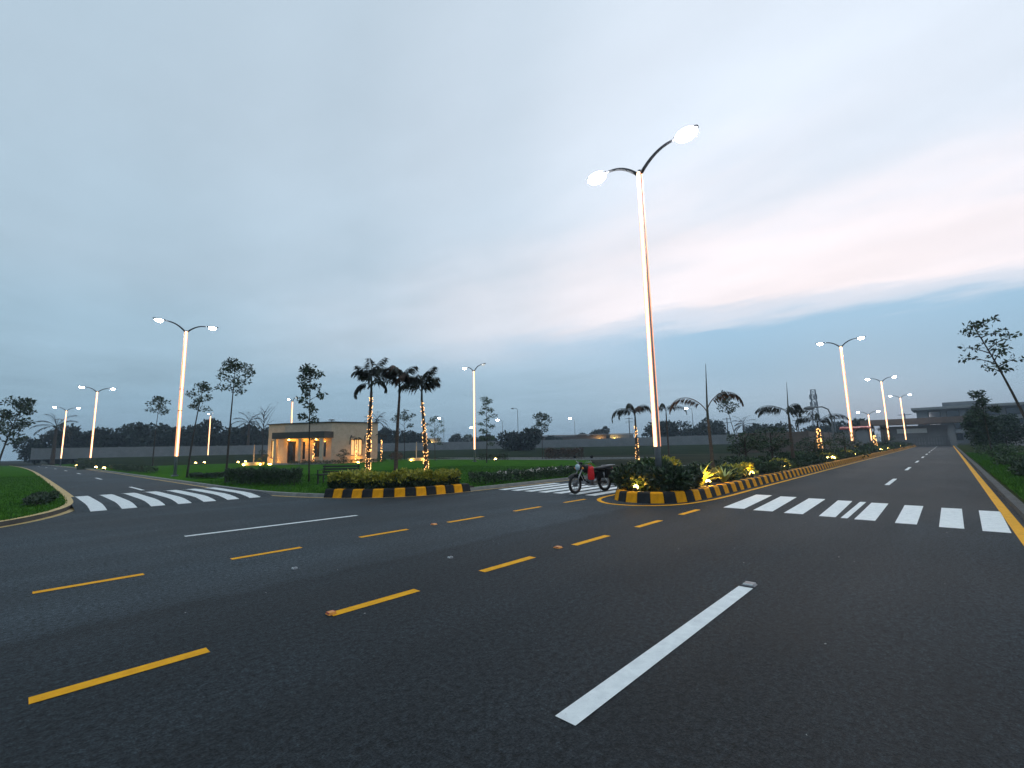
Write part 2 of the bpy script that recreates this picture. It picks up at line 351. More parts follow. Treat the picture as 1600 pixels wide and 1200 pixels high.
lawnR_edge = smooth([(6.05 + bend(y), y) for y in (150, 140, 128, 116, 104, 92, 80, 70, 60)] + [(6.08, 40), (6.12, 28.6), (6.14, 20.5), (6.35, 17.6), (7.15, 14.9), (8.4, 13.2), (10.2, 12.66), (13.4, 12.7), (22, 12.72), (45, 12.72), (131, 12.72)], 2)
lawn_x = [p for p in lawnR_edge if p[0] < 23.0]
lawn = sheet('lawn', lawn_x + [(23.2, 12.72), (25.5, 16.5), (40, 27), (42, 72), (31, 84), (27, 150)], 0.10, M['lawn'], 0.2); tag(lawn, kind='structure')
plot = sheet('plot_ground', [(23.21, 12.72), (131, 12.72), (131, 21), (60, 21), (40.01, 27), (25.51, 16.5)], 0.096, M['earth'], 0.2); tag(plot, kind='structure')
strip('kerb_line', lawnR_edge, -0.22, -0.08, 0.008, M['cream_paint'], road)
MB().add(*strip_pts(lawnR_edge, -0.015, 0.13, 0.112)).build('kerb_edge', M['concrete'], lawn)
lawnL_edge = smooth([(-70, 12.9), (-8, 13.0), (-2.5, 13.6), (-0.3, 15.4), (0.6, 17.0), (1.15, 19.2), (1.28, 22), (1.3, 27), (1.22, 45), (1.1, 60)] + [(1.15 + bend(y), y) for y in (70, 82, 94, 106, 118, 130, 150)], 2)
lawn2 = sheet('lawn', lawnL_edge[::-1] + [(-70, 150)][::-1] if False else lawnL_edge + [(-70, 150)], 0.10, M['lawn'], 0.2); tag(lawn2, kind='structure')
strip('kerb_line', lawnL_edge, -0.20, -0.02, 0.008, M['cream_paint'], road)
MB().add(*strip_pts(lawnL_edge, -0.015, 0.16, 0.115)).build('kerb_edge', M['cream_paint'], lawn2)
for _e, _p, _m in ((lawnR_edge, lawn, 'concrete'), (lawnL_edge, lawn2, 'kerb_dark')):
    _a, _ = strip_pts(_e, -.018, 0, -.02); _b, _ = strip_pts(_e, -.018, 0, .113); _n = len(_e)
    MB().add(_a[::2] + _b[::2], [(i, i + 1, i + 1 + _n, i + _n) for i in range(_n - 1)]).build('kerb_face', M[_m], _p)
vedge = [(-70, -0.98), (131, -0.98)]
verge = sheet('verge', [(-70, -40), (131, -40), (131, -1.0), (-70, -1.0)], 0.09, M['verge'], 0.2); tag(verge, kind='structure')
MB().box((30.5, -0.93, 0.05), (203, 0.16, 0.13)).build('kerb_edge', M['kerb_dark'], verge)
# back street along the far side of the park, with its pale kerb
bs = sheet('back_street', [(43.5, 22), (50, 22), (50, 160), (43.5, 160)], -0.052, M['asphalt']); tag(bs, kind='structure')
MB().box((43.2, 91, 0.02), (0.35, 136, 0.16)).box((50.3, 91, 0.02), (0.35, 136, 0.16)).build('kerb_edge', M['concrete'], bs)

# painted markings: each one its own sheet on the road
def mark(name, quad, m, parent=road, z=0.004):
    return MB().add([(x, y, z) for x, y in quad], [(0, 1, 2, 3)]).build(name, m, parent)
def rect(x0, x1, y0, y1): return [(x0, y0), (x1, y0), (x1, y1), (x0, y1)]
rng0 = random.Random(3)
for i in range(-3, 6):
    x0 = 0.15 + i * 1.935; j = rng0.uniform(-.02, .02)
    mark('yellow_dash', rect(x0 + j, x0 + 0.96 + j, 4.285, 4.405), M['yellow_paint'])
for i in range(-3, 6):
    x0 = 0.19 + i * 2.0; j = rng0.uniform(-.02, .02)
    mark('yellow_dash', rect(x0 + j, x0 + 0.99 + j, 7.62 + .012 * i, 7.74 + .012 * i), M['yellow_paint'])
mark('white_dash', rect(2.18, 5.32, 1.635, 1.775), M['white_paint'])
mark('white_dash', rect(-7.4, -4.2, 1.635, 1.775), M['white_paint'])
mark('white_dash', [(2.2, 10.47), (2.2, 10.60), (5.55, 10.41), (5.55, 10.28)][::-1], M['white_paint'])
for x0 in [19.9 + 9.85 * k for k in range(11)]: mark('white_dash', rect(x0, x0 + 3.3, 1.57, 1.70), M['white_paint'])
for x0 in [21 + 9.85 * k for k in range(11)]: mark('white_dash', rect(x0, x0 + 3.3, 10.25, 10.38), M['white_paint'])
for y0 in [26.2, 42.0, 58.3, 74.0, 90, 106, 122]:
    mark('white_dash', [(3.72 + bend(y0), y0), (3.86 + bend(y0), y0), (3.86 + bend(y0 + 3.6), y0 + 3.6), (3.72 + bend(y0 + 3.6), y0 + 3.6)], M['white_paint'], side_road)
zr = [((4.02, 3.56), (4.22, 3.80)), ((3.34, 2.95), (3.55, 3.16)), ((2.71, 2.36), (2.85, 2.48)), ((2.06, 1.78), (2.19, 1.89)), ((1.69, 1.58), (1.73, 1.61)), ((1.47, 1.15), (1.50, 1.18)), ((0.86, 0.56), (0.88, 0.56)), ((0.27, -0.04), (0.26, -0.06)), ((-0.25, -0.57), (-0.31, -0.62))]
for (a, b), (c, d) in zr:
    ym = (a + b) / 2; xb = 10.85 + 0.16 * ym; xt = 13.85 + 0.24 * ym
    mark('crossing_stripe', [(xb, b), (xt, d), (xt, c), (xb, a)], M['white_paint'])
for k in range(7):
    y0 = 8.0 + k * 0.64
    mark('crossing_stripe', [(12.1, y0), (15.5, y0 + .05), (15.5, y0 + .42), (12.1, y0 + .37)], M['white_paint'])
strip('edge_line', [(-70, -0.68), (10, -0.68), (60, -0.72), (131, -0.72)], -0.075, 0.075, 0.004, M['yellow_paint'], road)

# raised crossing table across the side road
prof = [(17.55, 0.0), (18.0, 0.045), (18.6, 0.085), (19.3, 0.10), (22.6, 0.10), (23.4, 0.085), (24.0, 0.045), (24.5, 0.0)]
def hump(x0, x1, lift, m, name, parent):
    mb = MB(); v_ = []
    for y, z in prof: v_ += [(x0, y, z + lift), (x1, y, z + lift)]
    return mb.add(v_, [(2 * i, 2 * i + 1, 2 * i + 3, 2 * i + 2) for i in range(len(prof) - 1)]).build(name, m, parent, smooth=True)
table = hump(1.12, 6.2, 0.002, M['asphalt'], 'raised_crossing', None); tag(table, kind='structure')
for k in range(7): hump(1.42 + k * 0.672, 1.77 + k * 0.672, 0.007, M['white_paint'], 'crossing_stripe', table)

# ------------------------------------------------------------------ kerb stones
def stone_mesh(name, Ls, m, hgt=0.27):
    # sloping face towards -Y, small chamfer along every top edge
    pr = [(-0.02, -0.02), (0.05, hgt - 0.035), (0.085, hgt), (0.26, hgt), (0.29, hgt - 0.02), (0.29, -0.02)]
    mb = MB(); g_ = 0.006; v_ = []
    for x, sh in ((g_, 0.015), (g_ + 0.015, 0.0), (Ls - g_ - 0.015, 0.0), (Ls - g_, 0.015)):
        for y, z in pr: v_.append((x, min(max(y + (sh if y < .1 else -sh), -.02), .29), z - (sh if z > 0.1 else 0)))
    n = len(pr); fs = [tuple(range(n)), tuple(3 * n + k for k in range(n - 1, -1, -1))]
    for s_ in range(3):
        for k in range(n): fs.append((s_ * n + (k + 1) % n, s_ * n + k, (s_ + 1) * n + k, (s_ + 1) * n + (k + 1) % n))
    return mb.add(v_, fs).mesh(name, m)
SL = 0.355
st = [stone_mesh('kerb_stone', SL, M['kerb_yellow']), stone_mesh('kerb_stone', SL, M['kerb_black'])]
# median: rounded nose then two straight sides
YA, YB, XN = 5.02, 7.42, 11.55
nose = smooth([(14.4, YB), (12.9, YB), (12.0, 7.30), (11.35, 6.85), (11.12, 6.2), (11.35, 5.55), (12.0, 5.12), (12.9, YA), (14.4, YA)], 3)
med_poly = [(130, YB - .2)] + [(x + (.2 if x < 14 else 0), y + (.2 if y < 6.2 else -.2)) for x, y in nose] + [(130, YA + .2)]
median = sheet('median', med_poly[::-1], 0.2, M['soil'], 0.19); tag(median, kind='structure')
def run_stones(pl, parent, start=0, lift=0.0):
    seg = [Vector(p) for p in pl]; acc = [0.0]
    for a, b in zip(seg[:-1], seg[1:]): acc.append(acc[-1] + (b - a).length)
    def at(s):
        for i in range(len(acc) - 1):
            if s <= acc[i + 1]: t = (s - acc[i]) / (acc[i + 1] - acc[i]); return seg[i].lerp(seg[i + 1], t)
        return seg[-1]
    k = 0; s = 0.0; rr = random.Random(7)
    while s + SL < acc[-1]:
        a, b = at(s), at(s + SL); d = b - a
        o = link('kerb_stone', st[(k + start) % 2], parent, (a.x, a.y, lift + rr.uniform(-.008, .006)), math.atan2(d.y, d.x) + rr.uniform(-.012, .012)); o.scale.x = d.length / SL
        k += 1; s += SL
run_stones([(30, YB), (14.4, YB)] + nose[1:-1] + [(14.4, YA), (46, YA)], median)
def far_kerb(name, x0, x1, y, sgn, parent):
    mb = MB(); k = 0; x = x0
    while x < x1:
        v_ = []
        for xx in (x + .004, x + SL - .004):
            for q, z in ((-0.02, 0.0), (0.06, 0.25), (0.09, 0.268), (0.29, 0.268)): v_.append((xx, y + sgn * q, z))
        mb.add(v_, [(0, 4, 5, 1), (1, 5, 6, 2), (2, 6, 7, 3)] if sgn > 0 else [(1, 5, 4, 0), (2, 6, 5, 1), (3, 7, 6, 2)], k % 2); k += 1; x += SL
    return tag(mb.build(name, [M['kerb_yellow'], M['kerb_black']], parent), kind='stuff')
far_kerb('kerb_run', 46.2, 130, YA, 1, median); far_kerb('kerb_run', 30.2, 130, YB, -1, median)
ml = smooth([(16, 7.72), (13.2, 7.72), (11.5, 7.55), (10.75, 6.9), (10.55, 6.25), (10.8, 5.5), (11.6, 4.92), (13.4, 4.72), (16, 4.74)], 3)
strip('median_line', [(130, 7.70), (30, 7.72)] + ml + [(30, 4.76), (130, 4.78)], -0.06, 0.06, 0.0045, M['yellow_paint'], road)

# ------------------------------------------------------------------ street lamps
def head_parts(root, sx, lit, Hh, big=1.0):
    # arm sweeps up and out along +-X of the lamp, flat head at its end
    arm = []
    for t in np.linspace(0, 1, 10):
        x = 0.06 + 1.12 * t; z = Hh - 0.12 + 0.58 * (1 - (1 - t) ** 2.2) 
        arm.append((sx * x, 0, z))
    MB().tube(arm, [0.055 - .018 * t for t in np.linspace(0, 1, 10)], 8).build('arm', M['pole_dark'], root, True)
    e = arm[-1]; h = MB(); prof_ = [(0, .05, .035), (.10, .10, .05), (.35, .15, .055), (.62, .14, .045), (.74, .07, .02)]
    v_ = []; fs = []
    for i, (x, wd, th) in enumerate(prof_):
        for a in range(8):
            an = 2 * math.pi * a / 8 + math.pi / 8
            v_.append((e[0] + sx * x, wd * math.cos(an), e[2] + th * math.sin(an) + 0.02 + .06 * x))
    for i in range(len(prof_) - 1):
        for a in range(8): fs.append((i * 8 + a, i * 8 + (a + 1) % 8, (i + 1) * 8 + (a + 1) % 8, (i + 1) * 8 + a))
    fs += [tuple(range(8)), tuple(32 + a for a in range(8))]
    hd = h.add(v_, fs).build('lamp_head', M['pole_dark'], root, True)
    ln = MB().ell((e[0] + sx * .38, 0, e[2] - .03), (.28 * big, .18 * big, .15 * big), 22, 14).build('lens', M['lamp_lens'] if lit else M['lamp_dim'], hd, True)  # bowl swollen and rounded, with the lamp's glare put into its shape
def street_lamp(label, loc, rz, strip_rz, lit=(True, True), H=10.2, group='twin headed street lamps', zbase=0.1, big=.85, ew=.098, bands=()):
    root = thing('street_lamp', label, 'street lamp', (loc[0], loc[1], zbase), rz, group)
    H = H - zbase
    MB().tube([(0, 0, .02), (0, 0, 1.4), (0, 0, H)], [0.10, 0.09, 0.055], 10).build('pole', M['pole'], root, True)
    MB().box((0, 0, .05), (.36, .36, .06)).tube([(.13, .13, .05), (.13, .13, .14)], .015, 6).tube([(-.13, .13, .05), (-.13, .13, .14)], .015, 6).tube([(.13, -.13, .05), (.13, -.13, .14)], .015, 6).tube([(-.13, -.13, .05), (-.13, -.13, .14)], .015, 6).build('base_plate', M['pole'], root)
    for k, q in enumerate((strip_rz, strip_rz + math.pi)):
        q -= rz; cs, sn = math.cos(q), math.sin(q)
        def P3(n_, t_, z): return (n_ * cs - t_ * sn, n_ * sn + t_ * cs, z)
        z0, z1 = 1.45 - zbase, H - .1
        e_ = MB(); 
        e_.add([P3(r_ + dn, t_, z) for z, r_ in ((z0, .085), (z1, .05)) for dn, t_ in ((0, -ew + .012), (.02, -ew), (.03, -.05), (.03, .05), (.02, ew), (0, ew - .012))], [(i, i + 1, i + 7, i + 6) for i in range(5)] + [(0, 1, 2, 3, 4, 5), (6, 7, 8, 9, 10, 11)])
        d_ = e_.build('halo_strip', M['led_halo'], root)  # wide side lips that glow to draw the tube's halo
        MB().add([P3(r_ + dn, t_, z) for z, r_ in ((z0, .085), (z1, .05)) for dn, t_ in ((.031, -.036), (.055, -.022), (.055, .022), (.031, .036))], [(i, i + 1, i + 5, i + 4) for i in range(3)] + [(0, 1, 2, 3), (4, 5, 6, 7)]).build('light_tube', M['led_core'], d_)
    for z in bands:
        MB().tube([(0, 0, z), (0, 0, z + .05)], [0.16 - .006 * z] * 2, 12).build('clamp_band', M['pole_dark'], root)
    head_parts(root, 1, lit[0], H, big); head_parts(root, -1, lit[1], H, big)
    return root
HP = math.pi / 2
street_lamp('tall street lamp with glowing strip rising from the nose of the median behind the motorcycle', (12.75, 6.2), HP, math.pi, zbase=0.2, big=1.2, ew=.066)
street_lamp('street lamp on the median, second from the motorcycle', (51, 6.2), HP, math.pi, zbase=0.2)
street_lamp('street lamp on the median, third from the motorcycle', (87, 6.2), HP, math.pi, zbase=0.2)
street_lamp('farthest street lamp on the median, nearest the gate canopy', (125, 6.2), HP, math.pi, zbase=0.2)
street_lamp('nearest street lamp beside the side road, above the raised crossing', (7.12, 38), math.pi, -HP, bands=(4.4, 5.9))
street_lamp('second street lamp along the right edge of the side road', (6.05, 81.5), math.pi, -HP, bands=(4.2,))
street_lamp('farthest street lamp along the side road, beside the date palm', (4.75, 117), math.pi, -HP)
street_lamp('lone street lamp on the lawn with only its left head lit', (33.8, 37.6), HP, -2.36, lit=(True, False))
street_lamp('short looking far street lamp on the lawn in front of the dark wood', (28, 119), HP, -HP, lit=(True, False), zbase=-.06)
street_lamp('street lamp standing behind the flat roofed house', (30.6, 80), HP, -HP, lit=(True, False))
street_lamp('distant street lamp seen low between the first two median lamps on the right', (112, 10.6), HP, math.pi, H=6.5, zbase=0.1)

# small distant single-arm lamps beyond the boundary wall
def far_lamp(label, x, y, H, lit=True):
    root = thing('roadside_lamp', label, 'street lamp', (x, y, -.06), math.atan2(y, x) + HP, 'distant single arm lamps')
    MB().tube([(0, 0, 0), (0, 0, H - 1), (.2, 0, H - .3), (.7, 0, H), (1.6, 0, H)], [.13, .09, .08, .07, .06], 6).build('pole', M['steel_far'], root)
    MB().ell((1.9, 0, H - .06), (.55, .3, .22), 10, 6).build('lens', M['lamp_lens'] if lit else M['steel_far'], root)
far_lamp('unlit curved lamp post far beyond the lawn above the round tree', 125, 115, 16.2, False)
far_lamp('small lit lamp left of the unlit curved post in the distance', 128, 126, 12.6)
far_lamp('far lit lamp right of the loose leaved sapling', 158, 113, 13.4)
far_lamp('far lit lamp between the leaning median palms and the tall lamp', 165, 66, 14.5)
far_lamp('tiny far lamp left of the lone lawn lamp', 118, 150, 14.5)
far_lamp('tiny far lamp right of the lone lawn lamp strip', 125, 138, 10.2)
far_lamp('dark gooseneck lamp post beside the second median lamp', 60, 8.9, 5.3, False)

# ------------------------------------------------------------------ trees
def bez(p0, p1, p2, n=8): return [tuple((1 - t) ** 2 * np.array(p0) + 2 * t * (1 - t) * np.array(p1) + t * t * np.array(p2)) for t in np.linspace(0, 1, n)]
def sapling(name, label, base, H, lean=(0, 0), crown0=0.55, spread=1.0, nbr=10, per=70, leaf=0.14, lm='leaf_dark', seed=1, r0=0.06, rise=0.5, cr=0.32, flat=0.55, cat='tree', group=None, zb=0.1):
    rr = random.Random(seed); rng = np.random.default_rng(seed)
    root = thing(name, label, cat, (base[0], base[1], zb), 0, group)
    top = np.array((lean[0], lean[1], H)); tr = bez((0, 0, 0), (lean[0] * .25 + rr.uniform(-.1, .1), lean[1] * .25 + rr.uniform(-.1, .1), H * .5), top, 10)
    mb = MB().tube(tr, [r0 * (1 - .8 * i / 9) for i in range(10)], 7)
    tips = []
    for k in range(nbr):
        t = crown0 + (1 - crown0) * (k + rr.random() * .6) / nbr; t = min(t, .99)
        i = t * 9; a = np.array(tr[int(i)]); b = np.array(tr[min(int(i) + 1, 9)]); p = a + (b - a) * (i - int(i))
        az = k * 2.4 + rr.uniform(-.4, .4); ln = spread * (0.45 + .75 * math.sin(math.pi * min(1, .15 + .85 * (t - crown0) / (1 - crown0)))) * rr.uniform(.65, 1.1)
        e = p + np.array((math.cos(az) * ln, math.sin(az) * ln, ln * rise * rr.uniform(.5, 1.3)))
        mb.tube(bez(p, (p + e) / 2 + np.array((0, 0, .12 * ln)), e, 5), [r0 * .38, r0 * .3, r0 * .22, r0 * .15, r0 * .08], 5)
        tips += [e, p * .35 + e * .65 + np.array((rr.uniform(-.15, .15), rr.uniform(-.15, .15), .05))]
        if rr.random() < .6:
            e2 = e + np.array((rr.uniform(-.5, .5), rr.uniform(-.5, .5), rr.uniform(-.1, .4))) * spread * .6; mb.tube([tuple(e), tuple(e2)], [r0 * .1, r0 * .05], 4); tips.append(e2)
    tips.append(top)
    mb.build('trunk', M['bark'], root, True)
    per = int(per * .55)
    lobes = [(tuple(c), (cr * rr.uniform(.6, 1.2), cr * rr.uniform(.6, 1.2), cr * flat * rr.uniform(.7, 1.2))) for c in tips]
    link('crown', cloud_mesh('crown', seed, lobes, per, leaf, M[lm], .5, 0.0, .6), root)
    return root
sapling('young_tree', 'slender leaning young tree with a flat crown just right of the nearest side road lamp', (7.25, 35.3), 6.0, (.5, -.3), .68, .66, 8, 70, .14, seed=11, r0=.07, rise=.35)
sapling('young_tree', 'tall bare stemmed young tree with umbrella crown left of the house', (7.0, 26.2), 6.0, (0.1, -.1), .74, .62, 10, 80, .13, seed=12, r0=.06, rise=.4)
sapling('young_tree', 'dark large leaved tree rising in front of the house roof', (9.5, 22.4), 5.55, (-.1, .1), .50, .50, 13, 70, .15, seed=13, r0=.045, rise=.55, cr=.20, flat=.8)
sapling('young_tree', 'small loose crowned tree above the dark wood left of the nearest side road lamp', (12.2, 79), 9.2, (.2, 0), .76, 1.2, 8, 50, .28, seed=14, r0=.09, cr=.5)
sapling('young_tree', 'loose leaved sapling with a thin upright stem beside the lone lawn lamp', (31.6, 33.4), 6.4, (0, 0), .25, .62, 15, 60, .16, 'leaf_mid', seed=15, r0=.06, cr=.30)
sapling('young_tree', 'small tree with a compact dark crown right of the unlit curved lamp post', (46.2, 38.3), 5.8, (.1, 0), .6, .9, 12, 55, .22, seed=16, r0=.06, cr=.36, flat=.8, zb=-.05)
sapling('young_tree', 'pale spindly sapling on the lawn just left of the lone lawn lamp', (36.2, 47.8), 5.5, (0, .2), .3, .9, 14, 36, .18, 'leaf_mid', seed=17, r0=.05, cr=.3)
sapling('young_tree', 'flat topped small tree seen between the two right palms of the planter', (41.4, 62.5), 7.2, (-.2, 0), .66, 1.6, 8, 50, .26, seed=18, r0=.08, cr=.45, flat=.4)
sapling('young_tree', 'tall thin tree leaning left beside the road at the right edge', (18.6, -1.92), 4.7, (.35, 1.0), .66, .48, 14, 26, .11, seed=19, r0=.05, cr=.20, flat=.4, rise=.45)
sapling('young_tree', 'slim sapling with two dark leaf clumps on the right verge', (45, -2.1), 4.4, (0, .1), .55, .45, 7, 80, .18, seed=20, r0=.05, cr=.32, flat=.7)
sapling('young_tree', 'thin leaning sapling behind the arching median palm', (47.8, 14.8), 6.1, (-1.0, .8), .7, .6, 8, 60, .2, seed=21, r0=.05, cr=.35, flat=.9)
sapling('young_tree', 'bare dry tree with fanned branches left of the house', (34.3, 104.5), 10.5, (0, 0), .35, 2.4, 26, 2, .2, seed=22, r0=.16, cr=.4, rise=1.2, zb=-.06)
sapling('young_tree', 'dark bushy young tree leaning at the left edge beside the side road', (-3.4, 50), 4.0, (.5, 0), .35, 1.5, 16, 120, .2, seed=23, r0=.08, cr=.5)
sapling('young_tree', 'dark tree with loose upward branches behind the left lawn', (-1.6, 62), 6.4, (1.2, -.5), .4, 1.2, 14, 90, .24, seed=24, r0=.09, cr=.5, rise=.8)
sapling('young_tree', 'thick dark bushy tree on the right verge beside the far road', (60, -2.4), 3.6, (0, .2), .1, .7, 22, 190, .22, seed=25, r0=.09, cr=.5, flat=.9)
sapling('young_tree', 'broad dark bush tree farther along the right verge', (78, -4.9), 3.4, (0, 0), .1, 1.3, 22, 150, .25, seed=26, r0=.09, cr=.6, flat=.9)

def broad_tree(label, x, y, H, W, seed, leaf=.75, per=330, group='trees beyond the boundary wall', lm='leaf_far', trunk=.12):
    rr = random.Random(seed); root = thing('broad_tree', label, 'tree', (x, y, -.06), 0, group); mb = MB()
    lobes = []; h0 = H * trunk
    mb.tube([(0, 0, 0), (rr.uniform(-.3, .3), rr.uniform(-.3, .3), h0), (0, 0, H * .6)], [.35, .28, .12], 7)
    for k in range(15):
        a = rr.uniform(0, 6.28); q = math.sqrt(rr.random()) * W * .36; t = rr.random()
        z = h0 + (H - h0) * (.18 + .64 * t * (1 - .45 * (q / (W * .36)) ** 2)); r = W * rr.uniform(.13, .2)
        lobes.append(((q * math.cos(a), q * math.sin(a), z), (r, r, min(r, H - z) * rr.uniform(.8, 1.05))))
        if k < 6: mb.tube([(0, 0, h0 * .9), (q * math.cos(a) * .6, q * math.sin(a) * .6, z * .8), (q * math.cos(a), q * math.sin(a), z)], [.18, .1, .05], 5)
    mb.build('trunk', M['bark'], root, True)
    link('crown', cloud_mesh('crown', seed, lobes, per, leaf, M[lm], .6, .1, .5), root)
def pol(az, D): return D * math.cos(R(az)), D * math.sin(R(az))
far_list = [(88.3, 158, 8.0, 14), (86.9, 150, 9.6, 15), (84.9, 152, 8.6, 14), (83.1, 148, 10.0, 15), (81.1, 150, 11.2, 16), (79.0, 152, 10.0, 14), (77.2, 147, 11.0, 15), (75.2, 150, 9.2, 14), (73.3, 150, 10.2, 15), (71.2, 152, 9.4, 13), (69.0, 155, 9.8, 13), (58.3, 160, 9.6, 12), (56.4, 156, 8.2, 13), (54.6, 160, 6.6, 10)]
names = ['leftmost dark tree of the wood beyond the wall', 'dark round tree beyond the wall behind the farthest side road lamp', 'low dark tree between the two far side road lamps', 'dark tree just right of the second side road lamp', 'tallest dark tree mass left of the nearest side road lamp', 'dark tree directly behind the nearest side road lamp', 'dark tree right of the nearest side road lamp', 'low dark tree behind the bare stemmed young tree', 'dark tree left of the bare dry tree', 'dark tree beside the bare dry tree behind the house', 'dark tree hidden behind the left half of the house', 'dark tree right of the house behind the left planter palm', 'dark bushy tree behind the middle planter palm', 'low dark tree ending the wood right of the middle palm']
for (a, D, H, W), nm, s in zip(far_list, names, range(40, 60)): broad_tree(nm, *pol(a, D), H, W, s)
for a, D, H, W, nm, s in [(42.2, 112, 7.8, 11, 'round dark tree below the unlit curved lamp post', 61), (50.2, 190, 7.5, 9, 'small far tree left of the lone lawn lamp', 62), (48.6, 190, 7.4, 10, 'small far tree just behind the lone lawn lamp', 63), (46.6, 150, 6.6, 8, 'low tree right of the lone lawn lamp behind the sapling', 64), (38.2, 150, 5.6, 7, 'small low tree between two far lamps near the long shed', 65),
        (32.4, 190, 10.8, 9, 'far tree with a pointed crown above the long shed', 66), (34.9, 190, 8.2, 7, 'smaller far tree left of the pointed one above the shed', 67), (24.6, 150, 9.6, 17, 'wide dark tree right of the tall median lamp', 68), (20.3, 150, 9.8, 13, 'round dark tree behind the arching median palm', 69), (22.4, 170, 6.8, 8, 'low tree between the wide and the round dark trees', 70), (14.0, 150, 7.0, 16, 'low far trees behind the leaning median palm', 71), (9.0, 170, 7.5, 14, 'low tree beside the lattice tower', 72), (6.4, 140, 6.6, 8, 'tree with a pinkish dry crown behind the second median lamp', 73)]:
    broad_tree(nm, *pol(a, D), H, W, s, trunk=.1)

# ------------------------------------------------------------------ palms
def frond_mesh(name, seed, Lf, el, droop, leaf=0.42, n=34, m='frond', hang=0.55, wid=.02, clump=1.0):
    rr = np.random.default_rng(seed); pts = []; p = np.array((0., 0., 0.)); a = el; st_ = Lf / 18
    for i in range(19):
        pts.append(p.copy()); p = p + np.array((math.cos(a) * st_, 0, math.sin(a) * st_)); a -= droop / 18 * (0.45 + 1.1 * i / 18)
    mb = MB().tube([tuple(q) for q in pts], [wid * (1 - .85 * i / 18) for i in range(19)], 5)
    for k in range(n):
        t = .22 + .78 * (k + rr.random() * .5) / n; i = min(int(t * 18), 17); q = pts[i] + (pts[i + 1] - pts[i]) * (t * 18 - i); tg = pts[i + 1] - pts[i]; tg = tg / np.linalg.norm(tg)
        ll = leaf * (math.sin(math.pi * min(.98, .12 + .80 * t)) ** .6) * rr.uniform(.75, 1.1)
        for s in (-1, 1):
            d = tg * rr.uniform(.45, .8) + np.array((0, s * clump * rr.uniform(.5, .9), -hang * rr.uniform(.5, 1.3))); d /= np.linalg.norm(d)
            w_ = np.cross(d, (0, 0, 1.)); w_ = w_ / (np.linalg.norm(w_) + 1e-6) * .022 * (1 + ll); mid = q + d * ll * .5; e = q + d * ll + np.array((0, 0, -.14 * ll))
            mb.add([q, mid + w_, e, mid - w_], [(0, 1, 2, 3)])
    return mb.mesh(name, M[m])
def palm(label, base, H, fr, lean=(0, 0), r0=.095, seed=1, spear=0.0, zb=0.1, bark='palm_bark', group=None, name='palm_tree', shaft=.6, fs=1.0):
    root = thing(name, label, 'palm tree', (base[0], base[1], zb), 0, group)
    tr = bez((0, 0, 0), (lean[0] * .2, lean[1] * .2, H * .5), (lean[0], lean[1], H), 14); rad = [r0 * (1.25 if i == 0 else 1.0 - .035 * i) * (1.05 if i % 2 else .96) for i in range(14)]
    t_ = MB().tube(tr, rad, 9); t_.build('trunk', M[bark], root, True)
    top = Vector(tr[-1])
    MB().tube([top, top + Vector((0, 0, shaft))], [rad[-1] * .9, .03], 7).build('crownshaft', M['frond'], root, True)
    if spear: MB().tube([top, top + Vector((.03, 0, shaft)), top + Vector((.08, -.05, shaft + spear))], [.05, .035, .008], 5).build('spear_leaf', M['frond'], root)
    for k, f in enumerate(fr):
        az, el, Lf, dr = f[:4]; Lf *= fs; kw = f[4] if len(f) > 4 else {}
        o = link('frond', frond_mesh('frond', seed * 50 + k, Lf, R(el), R(dr), **kw), root, top + Vector((0, 0, shaft * (.5 + .4 * (k % 3) / 2))), R(az))
    return root, [Vector((p[0] + base[0], p[1] + base[1], p[2] + zb)) for p in tr], rad
def light_string(label, pts, rad, z0, z1, n, seed, size=.022, cat='string lights', dens=1.6):
    rr = random.Random(seed); zb = pts[0].z; root = thing('string_lights', label, cat, (pts[0].x, pts[0].y, zb + z0), 0, 'string lights wound round trunks')
    mb = MB(); wire = []
    o = Vector((pts[0].x, pts[0].y, zb + z0)); H = pts[-1].z - zb
    def at(z):
        t = min(max(z / H, 0), .999) * (len(pts) - 1); i = int(t); return pts[i].lerp(pts[i + 1], t - i), rad[i]
    turns = (z1 - z0) / .17
    for k in range(int(turns * 10)):
        z = z0 + (z1 - z0) * k / (turns * 10); p, r = at(z); a = 2 * math.pi * k / 10; wire.append((p.x + (r + .012) * math.cos(a) - o.x, p.y + (r + .012) * math.sin(a) - o.y, zb + z - o.z))
    MB().tube(wire, .006, 4).build('wire', M['black'], root)
    for k in range(n):
        z = z0 + (z1 - z0) * rr.random() ** dens; p, r = at(z); a = rr.uniform(0, 6.28)
        q = Vector((p.x + (r + .02) * math.cos(a), p.y + (r + .02) * math.sin(a), zb + z)) - o; s_ = size * rr.uniform(.7, 1.3)
        mb.add([q + Vector(d) * s_ for d in ((1, 0, 0), (-1, 0, 0), (0, 1, 0), (0, -1, 0), (0, 0, 1.3), (0, 0, -1.3))], [(0, 2, 4), (2, 1, 4), (1, 3, 4), (3, 0, 4), (2, 0, 5), (1, 2, 5), (3, 1, 5), (0, 3, 5)])
    tag(mb.build('bulbs', M['bulb'], root), kind='stuff')
K = dict(leaf=.40, n=40, hang=.9, clump=.6); KU = dict(leaf=.44, n=34, hang=.75, clump=.6)
